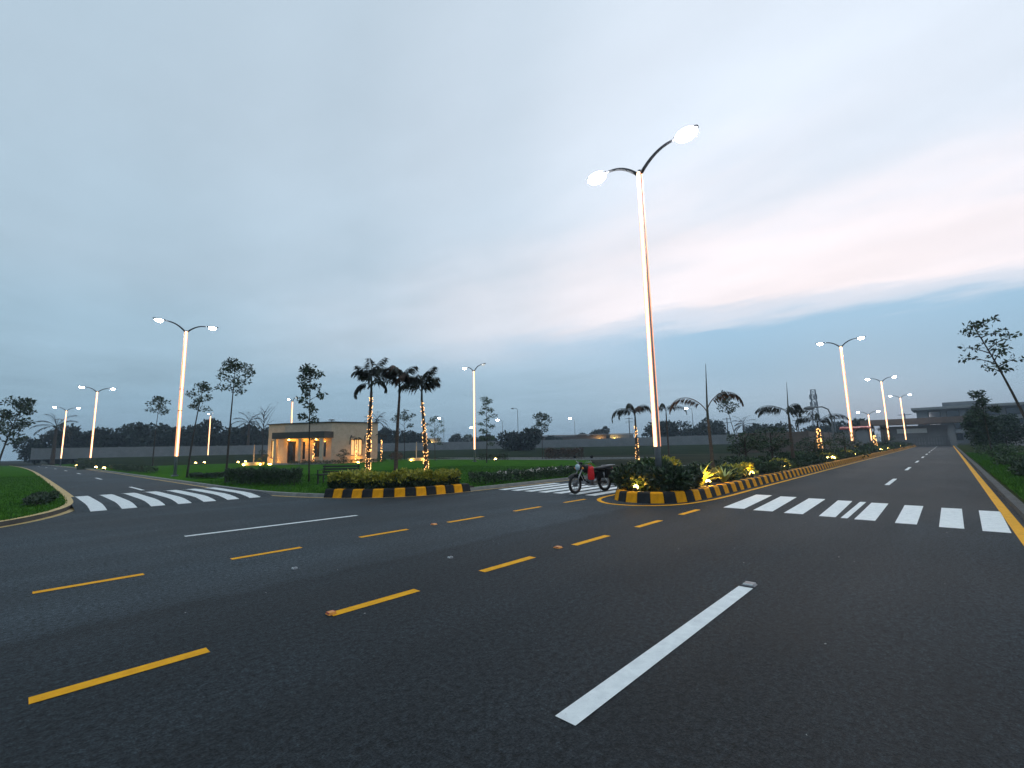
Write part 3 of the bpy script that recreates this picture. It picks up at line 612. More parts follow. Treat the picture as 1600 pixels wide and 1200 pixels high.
# camera-right is about azimuth -47, camera-left about 133
_, p1, r1 = palm('left palm of the three in the planter, trunk wound with string lights', (9.29, 16.58), 3.75, [(133, 78, 1.7, 70, KU), (150, 70, 1.5, 120, KU), (-47, 80, 1.7, 60, KU), (-60, 62, 1.9, 120, KU), (50, 75, 1.6, 80, KU), (230, 80, 1.5, 60, KU), (133, 20, 1.5, 150, K), (-47, 24, 1.3, 150, K), (95, 60, 1.5, 130, KU)], (.12, .05), seed=2, fs=.64)
light_string('string lights wound round the left planter palm', p1, r1, .35, 3.6, 200, 1, .015)
_, p2, r2 = palm('middle palm of the three in the planter, with a dark unlit trunk', (9.85, 15.5), 3.5, [(133, 76, 1.5, 90, KU), (-47, 76, 1.6, 90, KU), (150, 64, 1.7, 130, KU), (-30, 62, 1.7, 130, KU), (220, 74, 1.5, 110, KU), (60, 70, 1.5, 110, KU), (128, 38, 2.3, 105, dict(leaf=.3, n=20, hang=.8)), (-60, 40, 1.3, 120, K), (200, 82, 1.4, 140, dict(leaf=.5, n=40, m='frond_brown', hang=.9)), (260, 80, 1.4, 140, dict(leaf=.5, n=40, m='frond_brown', hang=.9))], (.1, -.06), r0=.085, seed=3, shaft=.8, fs=.64)
_, p3, r3 = palm('right palm of the three in the planter, trunk wound with string lights', (10.5, 14.38), 3.3, [(133, 58, 1.7, 130, KU), (125, 74, 1.6, 110, KU), (-47, 80, 1.5, 60, KU), (-60, 72, 1.5, 90, KU), (-30, 66, 1.3, 120, KU), (30, 75, 1.5, 70, KU), (220, 78, 1.4, 80, KU)], (-.16, .12), seed=4, r0=.085, fs=.64)
light_string('string lights wound round the right planter palm', p3, r3, .35, 3.2, 150, 2, .015)
KB = dict(leaf=.34, n=38, m='frond_brown', hang=.9, clump=.5)
palm('young palm on the median with two arching reddish fronds and an upright spear', (16.45, 6.0), 2.15, [(118, 62, 1.75, 165, KB), (-50, 66, 1.75, 165, KB)], (.05, .06), seed=5, spear=1.5, r0=.075, zb=.2, shaft=.5)
KD = dict(leaf=.5, n=40, hang=1.1, clump=.4)
_, p4, r4 = palm('palm with drooping brown fronds left of the tall median lamp', (26.4, 14.2), 3.0, [(120, 60, 1.5, 190, KD), (-50, 70, 1.4, 170, KD), (170, 75, 1.2, 170, KD), (240, 78, 1.2, 160, dict(leaf=.5, n=40, m='frond_brown', hang=1.1)), (125, 40, 2.0, 160, KD)], seed=6, r0=.1)
palm('thin palm with a tufted top just right of the tall median lamp', (40.9, 18.8), 4.2, [(120, 60, 1.5, 170, KD), (-50, 70, 1.2, 190, KD), (170, 75, 1.2, 170, KD), (-60, 45, 2.4, 150, KD)], seed=7, r0=.09)
palm('median palm with folded hanging fronds and a tall upright spear', (29.25, 6.3), 2.55, [(104, 48, 1.9, 110, KD), (96, 40, 1.8, 120, KD), (-70, 70, 1.0, 200, KD), (-90, 72, .9, 210, KD), (200, 74, .9, 200, KD)], seed=8, spear=1.5, r0=.11, zb=.2)
_, p5, r5 = palm('short median palm with a light wound trunk and drooping dark crown', (40.5, 6.9), 2.3, [(104, 60, 2.0, 170, KD), (-80, 45, 2.2, 110, KD), (100, 30, 1.9, 150, KD), (-75, 65, 1.2, 190, KD), (190, 80, 1.6, 170, KD), (90, 75, 2.3, 150, KD)], seed=9, r0=.14, zb=.2)
light_string('string lights wound round the short median palm', p5, r5, .2, 2.25, 90, 3, .035, dens=1.0)
light_string('string lights wound round the drooping palm left of the tall lamp', p4, r4, .1, 2.6, 70, 4, .025)
_, p6, r6 = palm('far median palm with glowing trunk beside the third median lamp', (72, 6.5), 1.9, [(100, 60, 2.4, 150, KD), (-80, 55, 2.0, 150, KD), (180, 80, 1.5, 150, KD)], seed=10, r0=.15, zb=.2)
light_string('string lights wound round the far median palm', p6, r6, .2, 1.85, 50, 5, .05, dens=1.0)
def date_palm(label, az, D, H, seed):
    x, y = pol(az, D); fr = [(k * 24 + (k % 3) * 5, 70 - (k % 5) * 24, 4.2, 75, dict(leaf=1.0, n=26, hang=.3, wid=.06)) for k in range(22)]
    palm(label, (x, y), H - 2.6, fr, seed=seed, r0=.4, zb=-.06, name='date_palm', group='date palms beyond the wall')
date_palm('date palm behind the farthest side road lamp', 88.2, 138, 10.4, 30)
date_palm('date palm left of the house behind the young tree', 73.2, 138, 11.8, 31)
date_palm('date palm just right of the house roof', 59.8, 148, 13.2, 32)
date_palm('far date palm beyond the topiary shrubs on the right', 16.6, 165, 9.6, 33)

# ------------------------------------------------------------------ hedges, shrubs, planter
def hedge(name, label, pl, wd, h, m, seed, n, leaf=.11, cat='hedge', zb=.1, mlow=None):
    rng = np.random.default_rng(seed); seg = [np.array(p) for p in pl]; c = np.mean(seg, axis=0)
    root = thing(name, label, cat, (c[0], c[1], zb)); ls = [np.linalg.norm(b - a) for a, b in zip(seg[:-1], seg[1:])]; tot = sum(ls); cum = np.cumsum([0] + ls)
    def pts(k, z0, z1, ws):
        t = rng.uniform(0, tot, k); i = np.clip(np.searchsorted(cum, t) - 1, 0, len(ls) - 1); A = np.array(seg)[i]; B = np.array(seg)[i + 1]
        q = ((t - cum[i]) / np.array(ls)[i])[:, None]; p = A + (B - A) * q; d = (B - A) / np.linalg.norm(B - A, axis=1)[:, None]; nv = np.stack([-d[:, 1], d[:, 0]], 1)
        ends = np.minimum(1, np.minimum(t, tot - t) / .35 + .35)
        off = rng.uniform(-1, 1, k); off = np.sign(off) * np.abs(off) ** .5 * ws / 2 * ends
        bump_ = 1 + .10 * np.sin(t * 3.1 + seed) + .07 * np.sin(t * 7.7)
        z = (z0 + (z1 - z0) * rng.random(k) ** .6) * bump_
        P = p + nv * off[:, None] - c; return np.column_stack([P, z]), np.column_stack([nv * np.sign(off)[:, None] * .6, np.full(k, .35)])
    if mlow:
        P, O = pts(n, .02, h * .62, wd); link('lower_foliage', quads_mesh('lower_foliage', leaf_arrays(rng, P, leaf, .5, .1, O, .7), M[mlow]), root)
        P, O = pts(n, h * .5, h, wd * 1.12)
    else: P, O = pts(n, .02, h, wd)
    link('foliage', quads_mesh('foliage', leaf_arrays(rng, P, leaf, .42, .5, O, .8), M[m]), root)
    mb = MB()
    for k in range(14):
        t = (k + .5) / 14 * tot; i = min(int(np.searchsorted(cum, t)) - 1, len(ls) - 1); i = max(i, 0); p = seg[i] + (seg[i + 1] - seg[i]) * ((t - cum[i]) / ls[i]) - c
        mb.tube([(p[0], p[1], 0), (p[0] + .05, p[1], h * .7)], [.018, .008], 4)
    mb.build('stems', M['bark'], root)
    return root
hedge('golden_hedge', 'low golden yellow hedge in the corner planter below the three palms', [(7.75, 16.2), (8.35, 14.75), (9.3, 13.75), (10.5, 13.35), (11.0, 13.3)], .95, .60, 'leaf_gold_and_lit', 5, 6500, .12, zb=.12, mlow='leaf_dark')
hedge('clipped_hedge', 'dark clipped block hedge on the lawn left of the bench', [(6.9, 25.1), (8.25, 20.7)], .9, .66, 'leaf_dark', 6, 9000, .09)
hedge('flower_bed', 'low dark shrub bed with white flowers along the lawn edge behind the motorcycle', [(12.0, 13.5), (14, 13.5), (16.2, 13.45), (18.6, 13.5)], .9, .42, 'leaf_dark', 7, 5200, .10, 'flower bed')
hedge('low_hedge', 'low flat dark hedge on the lawn below the nearest side road lamp', [(6.95, 33), (8.4, 31.5)], .8, .28, 'leaf_dark', 8, 1800, .11)
hedge('low_hedge', 'long low dark hedge left of the nearest side road lamp', [(7.1, 68), (7.0, 55), (7.1, 46)], .9, .5, 'leaf_dark', 9, 3500, .14)
hedge('low_hedge', 'dark low hedge by the farthest side road lamp beside the kerb', [(6.2, 98), (6.4, 78)], 1.2, .9, 'leaf_dark', 10, 3500, .2)
hedge('low_hedge', 'dark clump hedge at the far edge of the lawn right of the planter palms', [(37, 40.5), (39.5, 38)], 1.2, .7, 'leaf_dark', 24, 1500, .16)
hedge('low_hedge', 'dark trimmed hedge beyond the lawn with reddish tips', [(44.6, 36.5), (49, 34)], 1.6, 1.25, 'frond_brown', 25, 2400, .2, zb=-.05)
hedge('corner_shrub', 'low dark shrub tucked behind the kerb at the left lawn corner', [(.35, 19.6), (.75, 23.2)], .5, .22, 'leaf_dark', 26, 2200, .09, 'shrub')
rngf = np.random.default_rng(4)
P = np.column_stack([rngf.uniform(12.2, 18.6, 46), rngf.uniform(13.05, 13.8, 46), rngf.uniform(.42, .56, 46)])
tag(quads_mesh and link('white_flowers', quads_mesh('white_flowers', np.concatenate([leaf_arrays(rngf, P + rngf.normal(0, .012, P.shape), .075, .9) for _ in range(4)]), M['flower'])), 'small white flowers scattered over the bed behind the motorcycle', 'flowers', kind='stuff')
# striped planter kerb
_q = [p for p in lawnR_edge if p[1] < 15.4 and p[0] < 11.75]; _v, _ = strip_pts(_q, -.13, 0, 0); ppl = [(a[0], a[1]) for a in _v[::2]]
_w, _ = strip_pts(_q, .06, 0, 0)
planter = sheet('planter', [(a[0], a[1]) for a in _w[::2]] + [(11.4, 13.9), (10.8, 15.2), (9.9, 17.2), (8.3, 17.4)], .16, M['soil'], .12); tag(planter, 'corner planter bed edged with yellow and black kerb stones under the palms', 'planter')
SLs = SL; run_stones([(x, y) for x, y in ppl], planter, 1, lift=.01)

def bush(name, label, x, y, r, h, seed, m='leaf_dark', n=1400, leaf=.1, zb=.2, cat='shrub', group=None, lobes_n=7):
    rr = random.Random(seed); root = thing(name, label, cat, (x, y, zb), 0, group); lobes = []; mb = MB()
    for k in range(lobes_n):
        a = rr.uniform(0, 6.28); q = rr.uniform(.2, .62) * r; hh = h * rr.uniform(.45, .68)
        lobes.append(((q * math.cos(a), q * math.sin(a), hh), (r * .5, r * .5, min(hh, h - hh) * rr.uniform(.95, 1.15)))); mb.tube([(q * .2 * math.cos(a), q * .2 * math.sin(a), 0), (q * math.cos(a), q * math.sin(a), hh)], [.02, .008], 4)
    mb.build('stems', M['bark'], root)
    link('foliage', cloud_mesh('foliage', seed, lobes, n // lobes_n, leaf, M[m], .45, .35, .8, zmin=.0), root); return root
bush('nose_shrub', 'large dense dark shrub at the nose of the median beside the motorcycle', 12.35, 6.75, .75, .66, 201, n=4200, leaf=.13)
bush('nose_shrub', 'dense dark shrub at the front of the median below the tall lamp', 12.45, 5.85, .72, .64, 202, n=4200, leaf=.13)
bush('nose_shrub', 'loose dark green shrub behind the two front ones at the tall lamp base', 13.45, 6.85, .8, .80, 203, 'leaf_mid', n=3600, leaf=.15)
bush('nose_shrub', 'low dark shrub on the median just right of the tall lamp', 13.4, 5.7, .6, .62, 204, n=3000, leaf=.12)
bush('nose_shrub', 'yellowish lit shrub behind the tall median lamp base', 14.6, 6.95, .7, .85, 205, 'leaf_gold_and_lit', n=2200, leaf=.12)  # yellow spotlight put into this shrub's leaf colour
def blade_plant(label, x, y, h, seed, n=34, m='leaf_varieg', zb=.2):
    rr = random.Random(seed); root = thing('spiky_plant', label, 'plant', (x, y, zb), 0, 'variegated spiky plants on the median')
    for k in range(n):
        a = rr.uniform(0, 6.28); ln = h * rr.uniform(.7, 1.25); el = rr.uniform(.75, 1.4); mb = MB(); v_ = []; p = Vector((.05 * math.cos(a), .05 * math.sin(a), 0)); wv = Vector((-math.sin(a), math.cos(a), 0))
        for i in range(6):
            t = i / 5; w_ = .035 * (math.sin(math.pi * (.18 + .8 * t)) + .02) * (1 if i < 5 else .05)
            v_ += [p + wv * w_, p + Vector((0, 0, -.012)), p - wv * w_]; p = p + Vector((math.cos(a) * math.cos(el), math.sin(a) * math.cos(el), math.sin(el))) * ln / 5; el -= rr.uniform(.12, .30)
        mb.add(v_, [q for i in range(5) for q in ((3 * i, 3 * i + 1, 3 * i + 4, 3 * i + 3), (3 * i + 1, 3 * i + 2, 3 * i + 5, 3 * i + 4))]).build('leaf', M[m], root)
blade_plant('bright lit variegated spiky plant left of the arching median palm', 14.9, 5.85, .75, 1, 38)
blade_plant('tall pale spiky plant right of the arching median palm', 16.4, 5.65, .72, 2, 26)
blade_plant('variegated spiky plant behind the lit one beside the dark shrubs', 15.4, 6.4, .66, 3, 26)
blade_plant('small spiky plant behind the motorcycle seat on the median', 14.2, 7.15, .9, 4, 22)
# shrubs planted along the median
rr = random.Random(12); k = 0; x = 17.4
while x < 124:
    for y in (6.85, 5.95):
        seg_ = 'near the spiky plants' if x < 22 else 'below the cloud pruned topiaries' if x < 32 else 'near the light wound short palm' if x < 45 else 'beyond the second median lamp' if x < 86 else 'near the gate canopy'
        row_ = 'back' if y > 6.2 else 'kerb side'
        h = rr.uniform(.40, .72) if x < 50 else rr.uniform(.5, .9)
        if y < 6.2: h *= .62
        far = x > 45
        bush('median_shrub', 'dark shrub, %s row of the median, %s' % (row_, seg_), x + rr.uniform(-.3, .3), y + rr.uniform(-.12, .12), rr.uniform(.6, .85) * (1.5 if far else 1), h, 300 + k, rr.choice(['leaf_dark', 'leaf_dark', 'leaf_mid']), 700 if not far else 260, .13 if not far else .24, group='dark shrubs along the median', lobes_n=5); k += 1
    x += 1.35 if x < 45 else 3.4
for x, y, nm in [(19.5, 6.0, 'low shrub with painted amber light beside the spotlight right of the spiky plants'), (24.8, 6.0, 'low shrub with painted amber light by the spotlight below the wide flat topiary'), (36.6, 6.0, 'low shrub with painted amber light behind the two close spotlights'), (46, 6.0, 'low shrub with painted amber light at the spotlight below the second median lamp'), (17.6, 5.8, 'small shrub with painted amber light at the foot of the tall pale spiky plant')]:
    bush('amber_lit_shrub', nm, x, y, .5, .5, int(x * 10), 'leaf_gold_and_lit', 700, .11, group='amber lit shrubs on the median', lobes_n=5)  # amber light of the spotlights put into the leaf colour
def topiary(label, x, y, H, discs, seed, zb=.2, m='leaf_dark', leaf=.11, per=420):
    rr = random.Random(seed); root = thing('topiary', label, 'topiary', (x, y, zb), 0, 'cloud pruned topiaries'); mb = MB().tube([(0, 0, 0), (.05, .03, H * .5), (0, 0, H)], [.06, .05, .03], 6); lobes = []
    for dx_, dy_, z, r in discs:
        mb.tube([(0, 0, z * .7), (dx_, dy_, z)], [.03, .015], 5); lobes.append(((dx_, dy_, z), (r, r, r * .42)))
    mb.build('trunk', M['bark'], root); link('foliage', cloud_mesh('foliage', seed, lobes, per, leaf, M[m], .5, .2, .7), root)
topiary('cloud pruned dark topiary between the arching palm and the spear palm', 26.0, 6.5, 1.75, [(0, 0, 1.75, .75), (.1, .8, 1.4, .7), (-.4, -.5, 1.25, .5), (.2, .2, 1.0, .6)], 401)
topiary('wide flat topped dark topiary left of the spear palm', 23.2, 6.9, 1.55, [(0, .2, 1.5, .65), (0, -.5, 1.2, .5), (.3, .4, 1.0, .5)], 402)
topiary('dark mounded topiary right of the light wound short palm', 45, 6.0, 1.7, [(0, 0, 1.65, .9), (.4, .6, 1.2, .7), (-.4, -.5, 1.1, .7)], 403)
topiary('round dark topiary left of the light wound short palm', 37, 6.6, 1.4, [(0, 0, 1.3, .9), (.3, -.5, .95, .8), (0, .6, 1.0, .7)], 404)
topiary('dark topiary at the base of the third median lamp', 82, 6.3, 1.9, [(0, 0, 1.7, 1.3), (1, .4, 1.3, 1.1), (-1, -.2, 1.2, 1.2)], 405)

# grass blades along the near lawn edges
rg = np.random.default_rng(9)
def grass_pts(n, fx): return fx(n)
def gl(n):
    x = rg.uniform(-7, 1.15, n); y = 13.3 + 40 * rg.random(n) ** 1.6
    xs = np.array([p[0] for p in lawnL_edge]); ys_ = np.array([p[1] for p in lawnL_edge])
    lim = np.interp(x, xs[:40], ys_[:40]); lx = np.interp(y, ys_, xs)
    k = (x < lx - .12) & (y > 13.3); return np.column_stack([x[k], y[k], np.full(k.sum(), .1)])
def gr(n):
    y = rg.uniform(12.9, 30, n); x = rg.uniform(6.2, 26, n); o = np.argsort([p[1] for p in lawnR_edge]); ya = np.array([p[1] for p in lawnR_edge])[o]; xa = np.array([p[0] for p in lawnR_edge])[o]
    keep = (x > np.where(y > 13.4, np.interp(y, ya, xa), 8.6) + .15); return np.column_stack([x[keep], y[keep], np.full(keep.sum(), .1)])
def blades(P, h, w_=.012):
    n = len(P); a = rg.uniform(0, 6.28, n); t = np.column_stack([np.cos(a), np.sin(a), np.zeros(n)]) * w_; up = np.column_stack([rg.normal(0, .4, n), rg.normal(0, .4, n), np.ones(n)]) * (h * rg.uniform(.5, 1.3, n))[:, None]
    v_ = np.empty((n, 3, 3)); v_[:, 0] = P - t; v_[:, 1] = P + t; v_[:, 2] = P + up; return v_.reshape(-1, 3)
tag(link('lawn_grass', quads_mesh('lawn_grass', blades(gl(45000), .07), M['grass'], True)), 'short mown grass on the left corner lawn', 'grass', kind='stuff')
tag(link('lawn_grass', quads_mesh('lawn_grass', blades(gr(60000), .07), M['grass'], True)), 'short mown grass on the park lawn by the bench', 'grass', kind='stuff')
vp = np.column_stack([rg.uniform(8, 60, 40000), -1.1 - rg.exponential(1.6, 40000), np.full(40000, .09)])
tag(link('verge_grass', quads_mesh('verge_grass', blades(vp, .11, .014), M['grass'], True)), 'rough grass along the right roadside verge', 'grass', kind='stuff')
for i, (x, y, r, h) in enumerate([(20, -2.4, .8, .5), (24, -2.0, .7, .45), (27.5, -2.6, .9, .6), (33, -2.2, .9, .5), (40, -2.4, 1.1, .8), (49, -2.5, 1.2, .9), (30, -3.4, 1.0, .9)]):
    bush('verge_shrub', ['low scrubby shrub on the right verge nearest the crossing', 'second low scrubby shrub from the crossing on the right verge', 'third low scrubby shrub from the crossing on the right verge', 'fourth low shrub along the right verge beside the edge line', 'wide shrub on the right verge before the slim sapling', 'farthest wide scrubby shrub along the right verge', 'scrubby shrub set back from the kerb on the right verge'][i], x, y, r, h, 500 + i, rr.choice(['leaf_mid', 'leaf_dark', 'frond_brown']), 900, .13, .09, group='scrubby shrubs on the right verge')

# ------------------------------------------------------------------ ground spotlights
def spotlight(label, x, y, zb, aim, power, group='garden spotlights', size=1.0, col=(1.0, .52, .06)):
    root = thing('garden_spotlight', label, 'spotlight', (x, y, zb), aim, group)
    MB().tube([(0, 0, -.06), (0, 0, .07)], .012, 6).build('spike', M['pole_dark'], root)
    t = R(50); dv = Vector((math.cos(t), 0, math.sin(t))); c = Vector((0, 0, .11))
    b = MB().tube([c - dv * .09 * size, c - dv * .03 * size, c + dv * .05 * size], [.035 * size, .055 * size, .06 * size], 10).build('housing', M['pole_dark'], root, True)
    e = c + dv * .052 * size; MB().ell(e, (.065 * size, .065 * size, .065 * size), 10, 6).build('lens', M['spot_lens'], b, True)
    ld = bpy.data.lights.new('spot_beam', 'POINT'); ld.energy = power * 4.0; ld.color = col; ld.shadow_soft_size = .05
    lo = link('spot_beam', ld, root, e + dv * .10)
spotlight('amber spotlight behind the kerb at the median nose', 11.72, 6.42, .2, 0, 3.0)
spotlight('amber spotlight lighting the bright spiky plant', 14.45, 5.45, .2, .5, 9.0)
spotlight('amber spotlight right of the spiky plants by the striped kerb', 18.9, 5.48, .2, .6, 5.0, size=1.3)
spotlight('amber spotlight by the kerb below the wide flat topiary', 24.2, 5.5, .2, .6, 5.0, size=1.4)
for x, y, nm in [(34.6, 5.55, 'left one of two close amber spotlights below the light wound palm'), (36.0, 5.5, 'right one of two close amber spotlights below the light wound palm'), (45.2, 5.5, 'amber spotlight below the second median lamp'), (66, 5.5, 'small far amber spotlight left of the third median lamp'), (74, 5.5, 'bright far amber spotlight near the glowing far palm'), (95, 5.5, 'tiny amber spotlight below the third median lamp'), (112, 5.5, 'farthest amber spotlight on the median by the gate')]:
    spotlight(nm, x, y, .2, .4, 9.0, size=2.0)
for x, y, nm in [(6.0, 73.5, 'left of two amber spotlights below the second side road lamp'), (6.1, 66.5, 'right of two amber spotlights below the second side road lamp'), (5.6, 95, 'amber spotlight beside the farthest side road lamp')]: spotlight(nm, x, y, .12, 1.2, 8.0, size=2.0)
for x, y, nm in [(18.2, 84, 'left one of the small lights in the lawn right of the nearest side road lamp'), (19.8, 86, 'second small light in the lawn right of the nearest side road lamp'), (22.3, 78, 'light at the lawn far edge below the bare stemmed young tree'), (23.6, 79, 'second light at the lawn far edge below the bare stemmed young tree'), (36.2, 36.8, 'lone light at the lawn edge behind the white flower bed')]: spotlight(nm, x, y, .1, 1.0, 6.0, size=2.0)

# ------------------------------------------------------------------ house
house = thing('house', 'flat roofed beige house at the end of the lawn with warm lit windows', 'house', (26, 58, .1))
HO = Vector((26, 58, .1))
FP = [(21.4, 63.2), (22.35, 60.4), (25.75, 54.7), (31.6, 54.0), (33.2, 62), (30, 66.5)]
Hh = 5.0
def wall_seg(p, q, ops, z1=Hh, th=.28, name='wall', m='stucco', parent=house):
    p = Vector(p); q = Vector(q); d = (q - p); Lw = d.length; d.normalize(); nv = Vector((d.y, -d.x)); mb = MB(); a = math.atan2(d.y, d.x)
    def bx(s0, s1, za, zb_):
        if s1 - s0 < .01 or zb_ - za < .01: return
        c = p + d * (s0 + s1) / 2 - nv * th / 2; mb.box((c.x - HO.x, c.y - HO.y, (za + zb_) / 2), (s1 - s0, th, zb_ - za), a)
    s = 0
    for (s0, s1, za, zb_, kind) in ops:
        bx(s, s0, 0, z1); bx(s0, s1, 0, za); bx(s0, s1, zb_, z1); s = s1
    bx(s, Lw, 0, z1); wl = mb.build(name, M[m], parent)
    for (s0, s1, za, zb_, kind) in ops:
        c = p + d * (s0 + s1) / 2 - nv * .14; cx_, cy_ = c.x - HO.x, c.y - HO.y; fr = MB(); wd = s1 - s0; ht = zb_ - za; zm = (za + zb_) / 2
        for o_ in (-wd / 2 + .04, wd / 2 - .04): fr.box((cx_ + d.x * o_, cy_ + d.y * o_, zm), (.078, .12, ht), a)
        fr.box((cx_, cy_, zb_ - .04), (wd - .16, .12, .078), a)
        if kind != 'door':
            fr.box((cx_, cy_, za + .04), (wd - .16, .12, .078), a)
            for j in range(1, 3 if wd > 1.2 else 2): o_ = -wd / 2 + wd * j / (3 if wd > 1.2 else 2); fr.box((cx_ + d.x * o_, cy_ + d.y * o_, zm), (.05, .10, ht - .16), a)
        f_ = fr.build('door' if kind == 'door' else 'window', M['frame'], parent)
        MB().box((cx_ + nv.x * -.03, cy_ + nv.y * -.03, zm), (wd - .16, .03, ht - .1), a).build('pane' if kind != 'door' else 'door_leaf', M['glass_lit'] if kind == 'lit' else M['glass_dark'], f_)
        if kind != 'door':
            MB().box((cx_ + nv.x * .2, cy_ + nv.y * .2, za - .05), (wd + .2, .24, .08), a).build('sill', M['stucco'], f_)
wall_seg(FP[0], FP[1], [(.55, 1.75, .75, 3.0, 'lit')])
wall_seg(FP[1], FP[2], [(.45, 1.65, .02, 2.85, 'door'), (2.25, 3.0, .6, 2.75, 'dark'), (4.2, 5.9, .85, 2.85, 'dark')])
wall_seg(FP[2], FP[3], [(2.4, 3.9, .9, 2.95, 'lit')])
wall_seg(FP[3], FP[4], []); wall_seg(FP[4], FP[5], []); wall_seg(FP[5], FP[0], [])
MB().add([(x - HO.x, y - HO.y, Hh - .25) for x, y in FP], [tuple(range(6))]).build('roof', M['concrete'], house)
cap = MB()
for a, b in zip(FP, FP[1:] + FP[:1]):
    p, q = Vector(a), Vector(b); d = q - p; c = (p + q) / 2; cap.box((c.x - HO.x, c.y - HO.y, Hh + .06), (d.length + .1, .4, .115), math.atan2(d.y, d.x))
cap.build('coping', M['canopy'], house)
p, q = Vector(FP[1]), Vector(FP[2]); d = (q - p).normalized(); nv = Vector((d.y, -d.x)); a = math.atan2(d.y, d.x); c = (p + q) / 2 + nv * .95
MB().box((c.x - HO.x, c.y - HO.y, 3.5), ((q - p).length + .5, 1.9, .75), a).build('entrance_canopy', M['canopy'], house)
for s in (.1, 3.55, 6.4):
    e = p + d * s + nv * 1.6; MB().box((e.x - HO.x, e.y - HO.y, 1.55), (.34, .34, 3.1), a).build('column', M['stucco'], house)
MB().box(((p + d * 3.3 + nv * .9).x - HO.x, (p + d * 3.3 + nv * .9).y - HO.y, .09), (6.9, 1.9, .2), a).build('porch_floor', M['concrete'], house)
MB().tube([(1.0, -.5, Hh), (1.0, -.5, Hh + .5)], .05, 6).ell((1.0, -.5, Hh + .5), (.45, .45, .08), 10, 4).build('roof_vent', M['canopy'], house)
# brackets either side of the right window
pp, qq = Vector(FP[2]), Vector(FP[3]); dd = (qq - pp).normalized(); nn_ = Vector((dd.y, -dd.x))
for s in (2.25, 4.05):
    e = pp + dd * s; MB().tube([(e.x + nn_.x * k_ - HO.x, e.y + nn_.y * k_ - HO.y, z_) for k_, z_ in ((.02, 2.3), (.12, 2.9), (.3, 3.3), (.55, 3.4), (.6, 3.25))], .05, 6).build('bracket', M['frame'], house)
def plight(parent, loc, e, col=(1, .38, .04), r=.12):
    e *= 1.3
    ld = bpy.data.lights.new('lamp_light', 'POINT'); ld.energy = e; ld.color = col; ld.shadow_soft_size = r; return link('lamp_light', ld, parent, loc)
for s, e_ in ((1.2, 38), (3.0, 30), (5.0, 38)):
    e = p + d * s + nv * .7; lo = Vector((e.x - HO.x, e.y - HO.y, 3.0))
    MB().ell(lo, (.12, .12, .07), 10, 5).build('ceiling_light', M['spot_lens'], house); plight(house, lo - Vector((0, 0, .2)), e_)
e = pp + dd * 3.15 + nn_ * .5; MB().box((e.x - HO.x, e.y - HO.y, .06), (.3, .2, .12)).build('wall_washer', M['spot_lens'], house); plight(house, (e.x - HO.x + nn_.x * .3, e.y - HO.y + nn_.y * .3, .4), 30)
e = Vector(FP[0]).lerp(Vector(FP[1]), .45) + Vector((-.6, -.2)); MB().box((e.x - HO.x, e.y - HO.y, .06), (.3, .2, .12)).build('wall_washer', M['spot_lens'], house); plight(house, (e.x - HO.x - .2, e.y - HO.y - .1, .4), 36)
# garden things round the house
def wrapped_post(label, x, y, H, seed):
    _, pt, rd = palm(label, (x, y), H, [(k_ * 72, 40, .9, 120, dict(leaf=.3, n=16)) for k_ in range(5)], seed=seed, r0=.07)
    light_string(label.replace('slim palm', 'string lights on the slim palm'), pt, rd, .05, H - .1, 46, seed, .045, dens=1.0)
wrapped_post('slim palm in front of the right window of the house', 27.9, 52.6, 2.5, 60)
wrapped_post('slim palm at the right corner of the house', 31.6, 53.0, 2.9, 61)
wrapped_post('slim palm at the porch of the house', 23.9, 55.4, 2.6, 62)
topiary('small tiered topiary between the porch and the right window of the house', 26.6, 53.2, 1.5, [(0, 0, 1.5, .42), (.3, -.2, 1.15, .35), (-.35, .2, 1.0, .4), (0, 0, .6, .45)], 410, .1, per=160)
topiary('small tiered topiary beside the left lit window of the house', 19.9, 60.6, 1.6, [(0, 0, 1.6, .45), (.35, -.2, 1.1, .4), (-.35, .2, .8, .5)], 411, .1, per=160)
def garden_planter(label, x, y, seed):
    root = thing('garden_planter', label, 'planter', (x, y, .1)); mb = MB().tube([(0, 0, 0), (0, 0, .35)], [1.1, 1.2], 18); mb.build('bowl', M['stucco'], root)
    MB().tube([(0, 0, .3), (0, 0, 2.5)], [.07, .05], 8).build('post', M['stucco'], root)
    MB().ell((.3, -1.5, .12), (.14, .1, .1), 8, 5).build('uplight', M['spot_lens'], root); MB().ell((-1.3, -.7, .12), (.14, .1, .1), 8, 5).build('uplight', M['spot_lens'], root)
    plight(root, (.3, -1.75, .35), 16, (1, .6, .1)); plight(root, (-1.55, -.8, .35), 16, (1, .6, .1)); plight(root, (.5, .5, .6), 14, (1, .6, .1))
garden_planter('round lit planter with a slim post left of the house', 19.6, 62.5, 1)
garden_planter('round lit planter with a slim post right of the house', 36.6, 52.5, 2)
bush('garden_shrub', 'reddish low shrub right of the house corner', 34.0, 53.2, 1.2, 1.1, 520, 'frond_brown', 700, .2, .1)
hedge('house_bed', 'low planted bed along the front of the house', [(22.0, 57.8), (24.6, 53.4), (28, 52.9), (32, 52.7)], .8, .4, 'leaf_dark', 27, 2600, .14, 'flower bed')

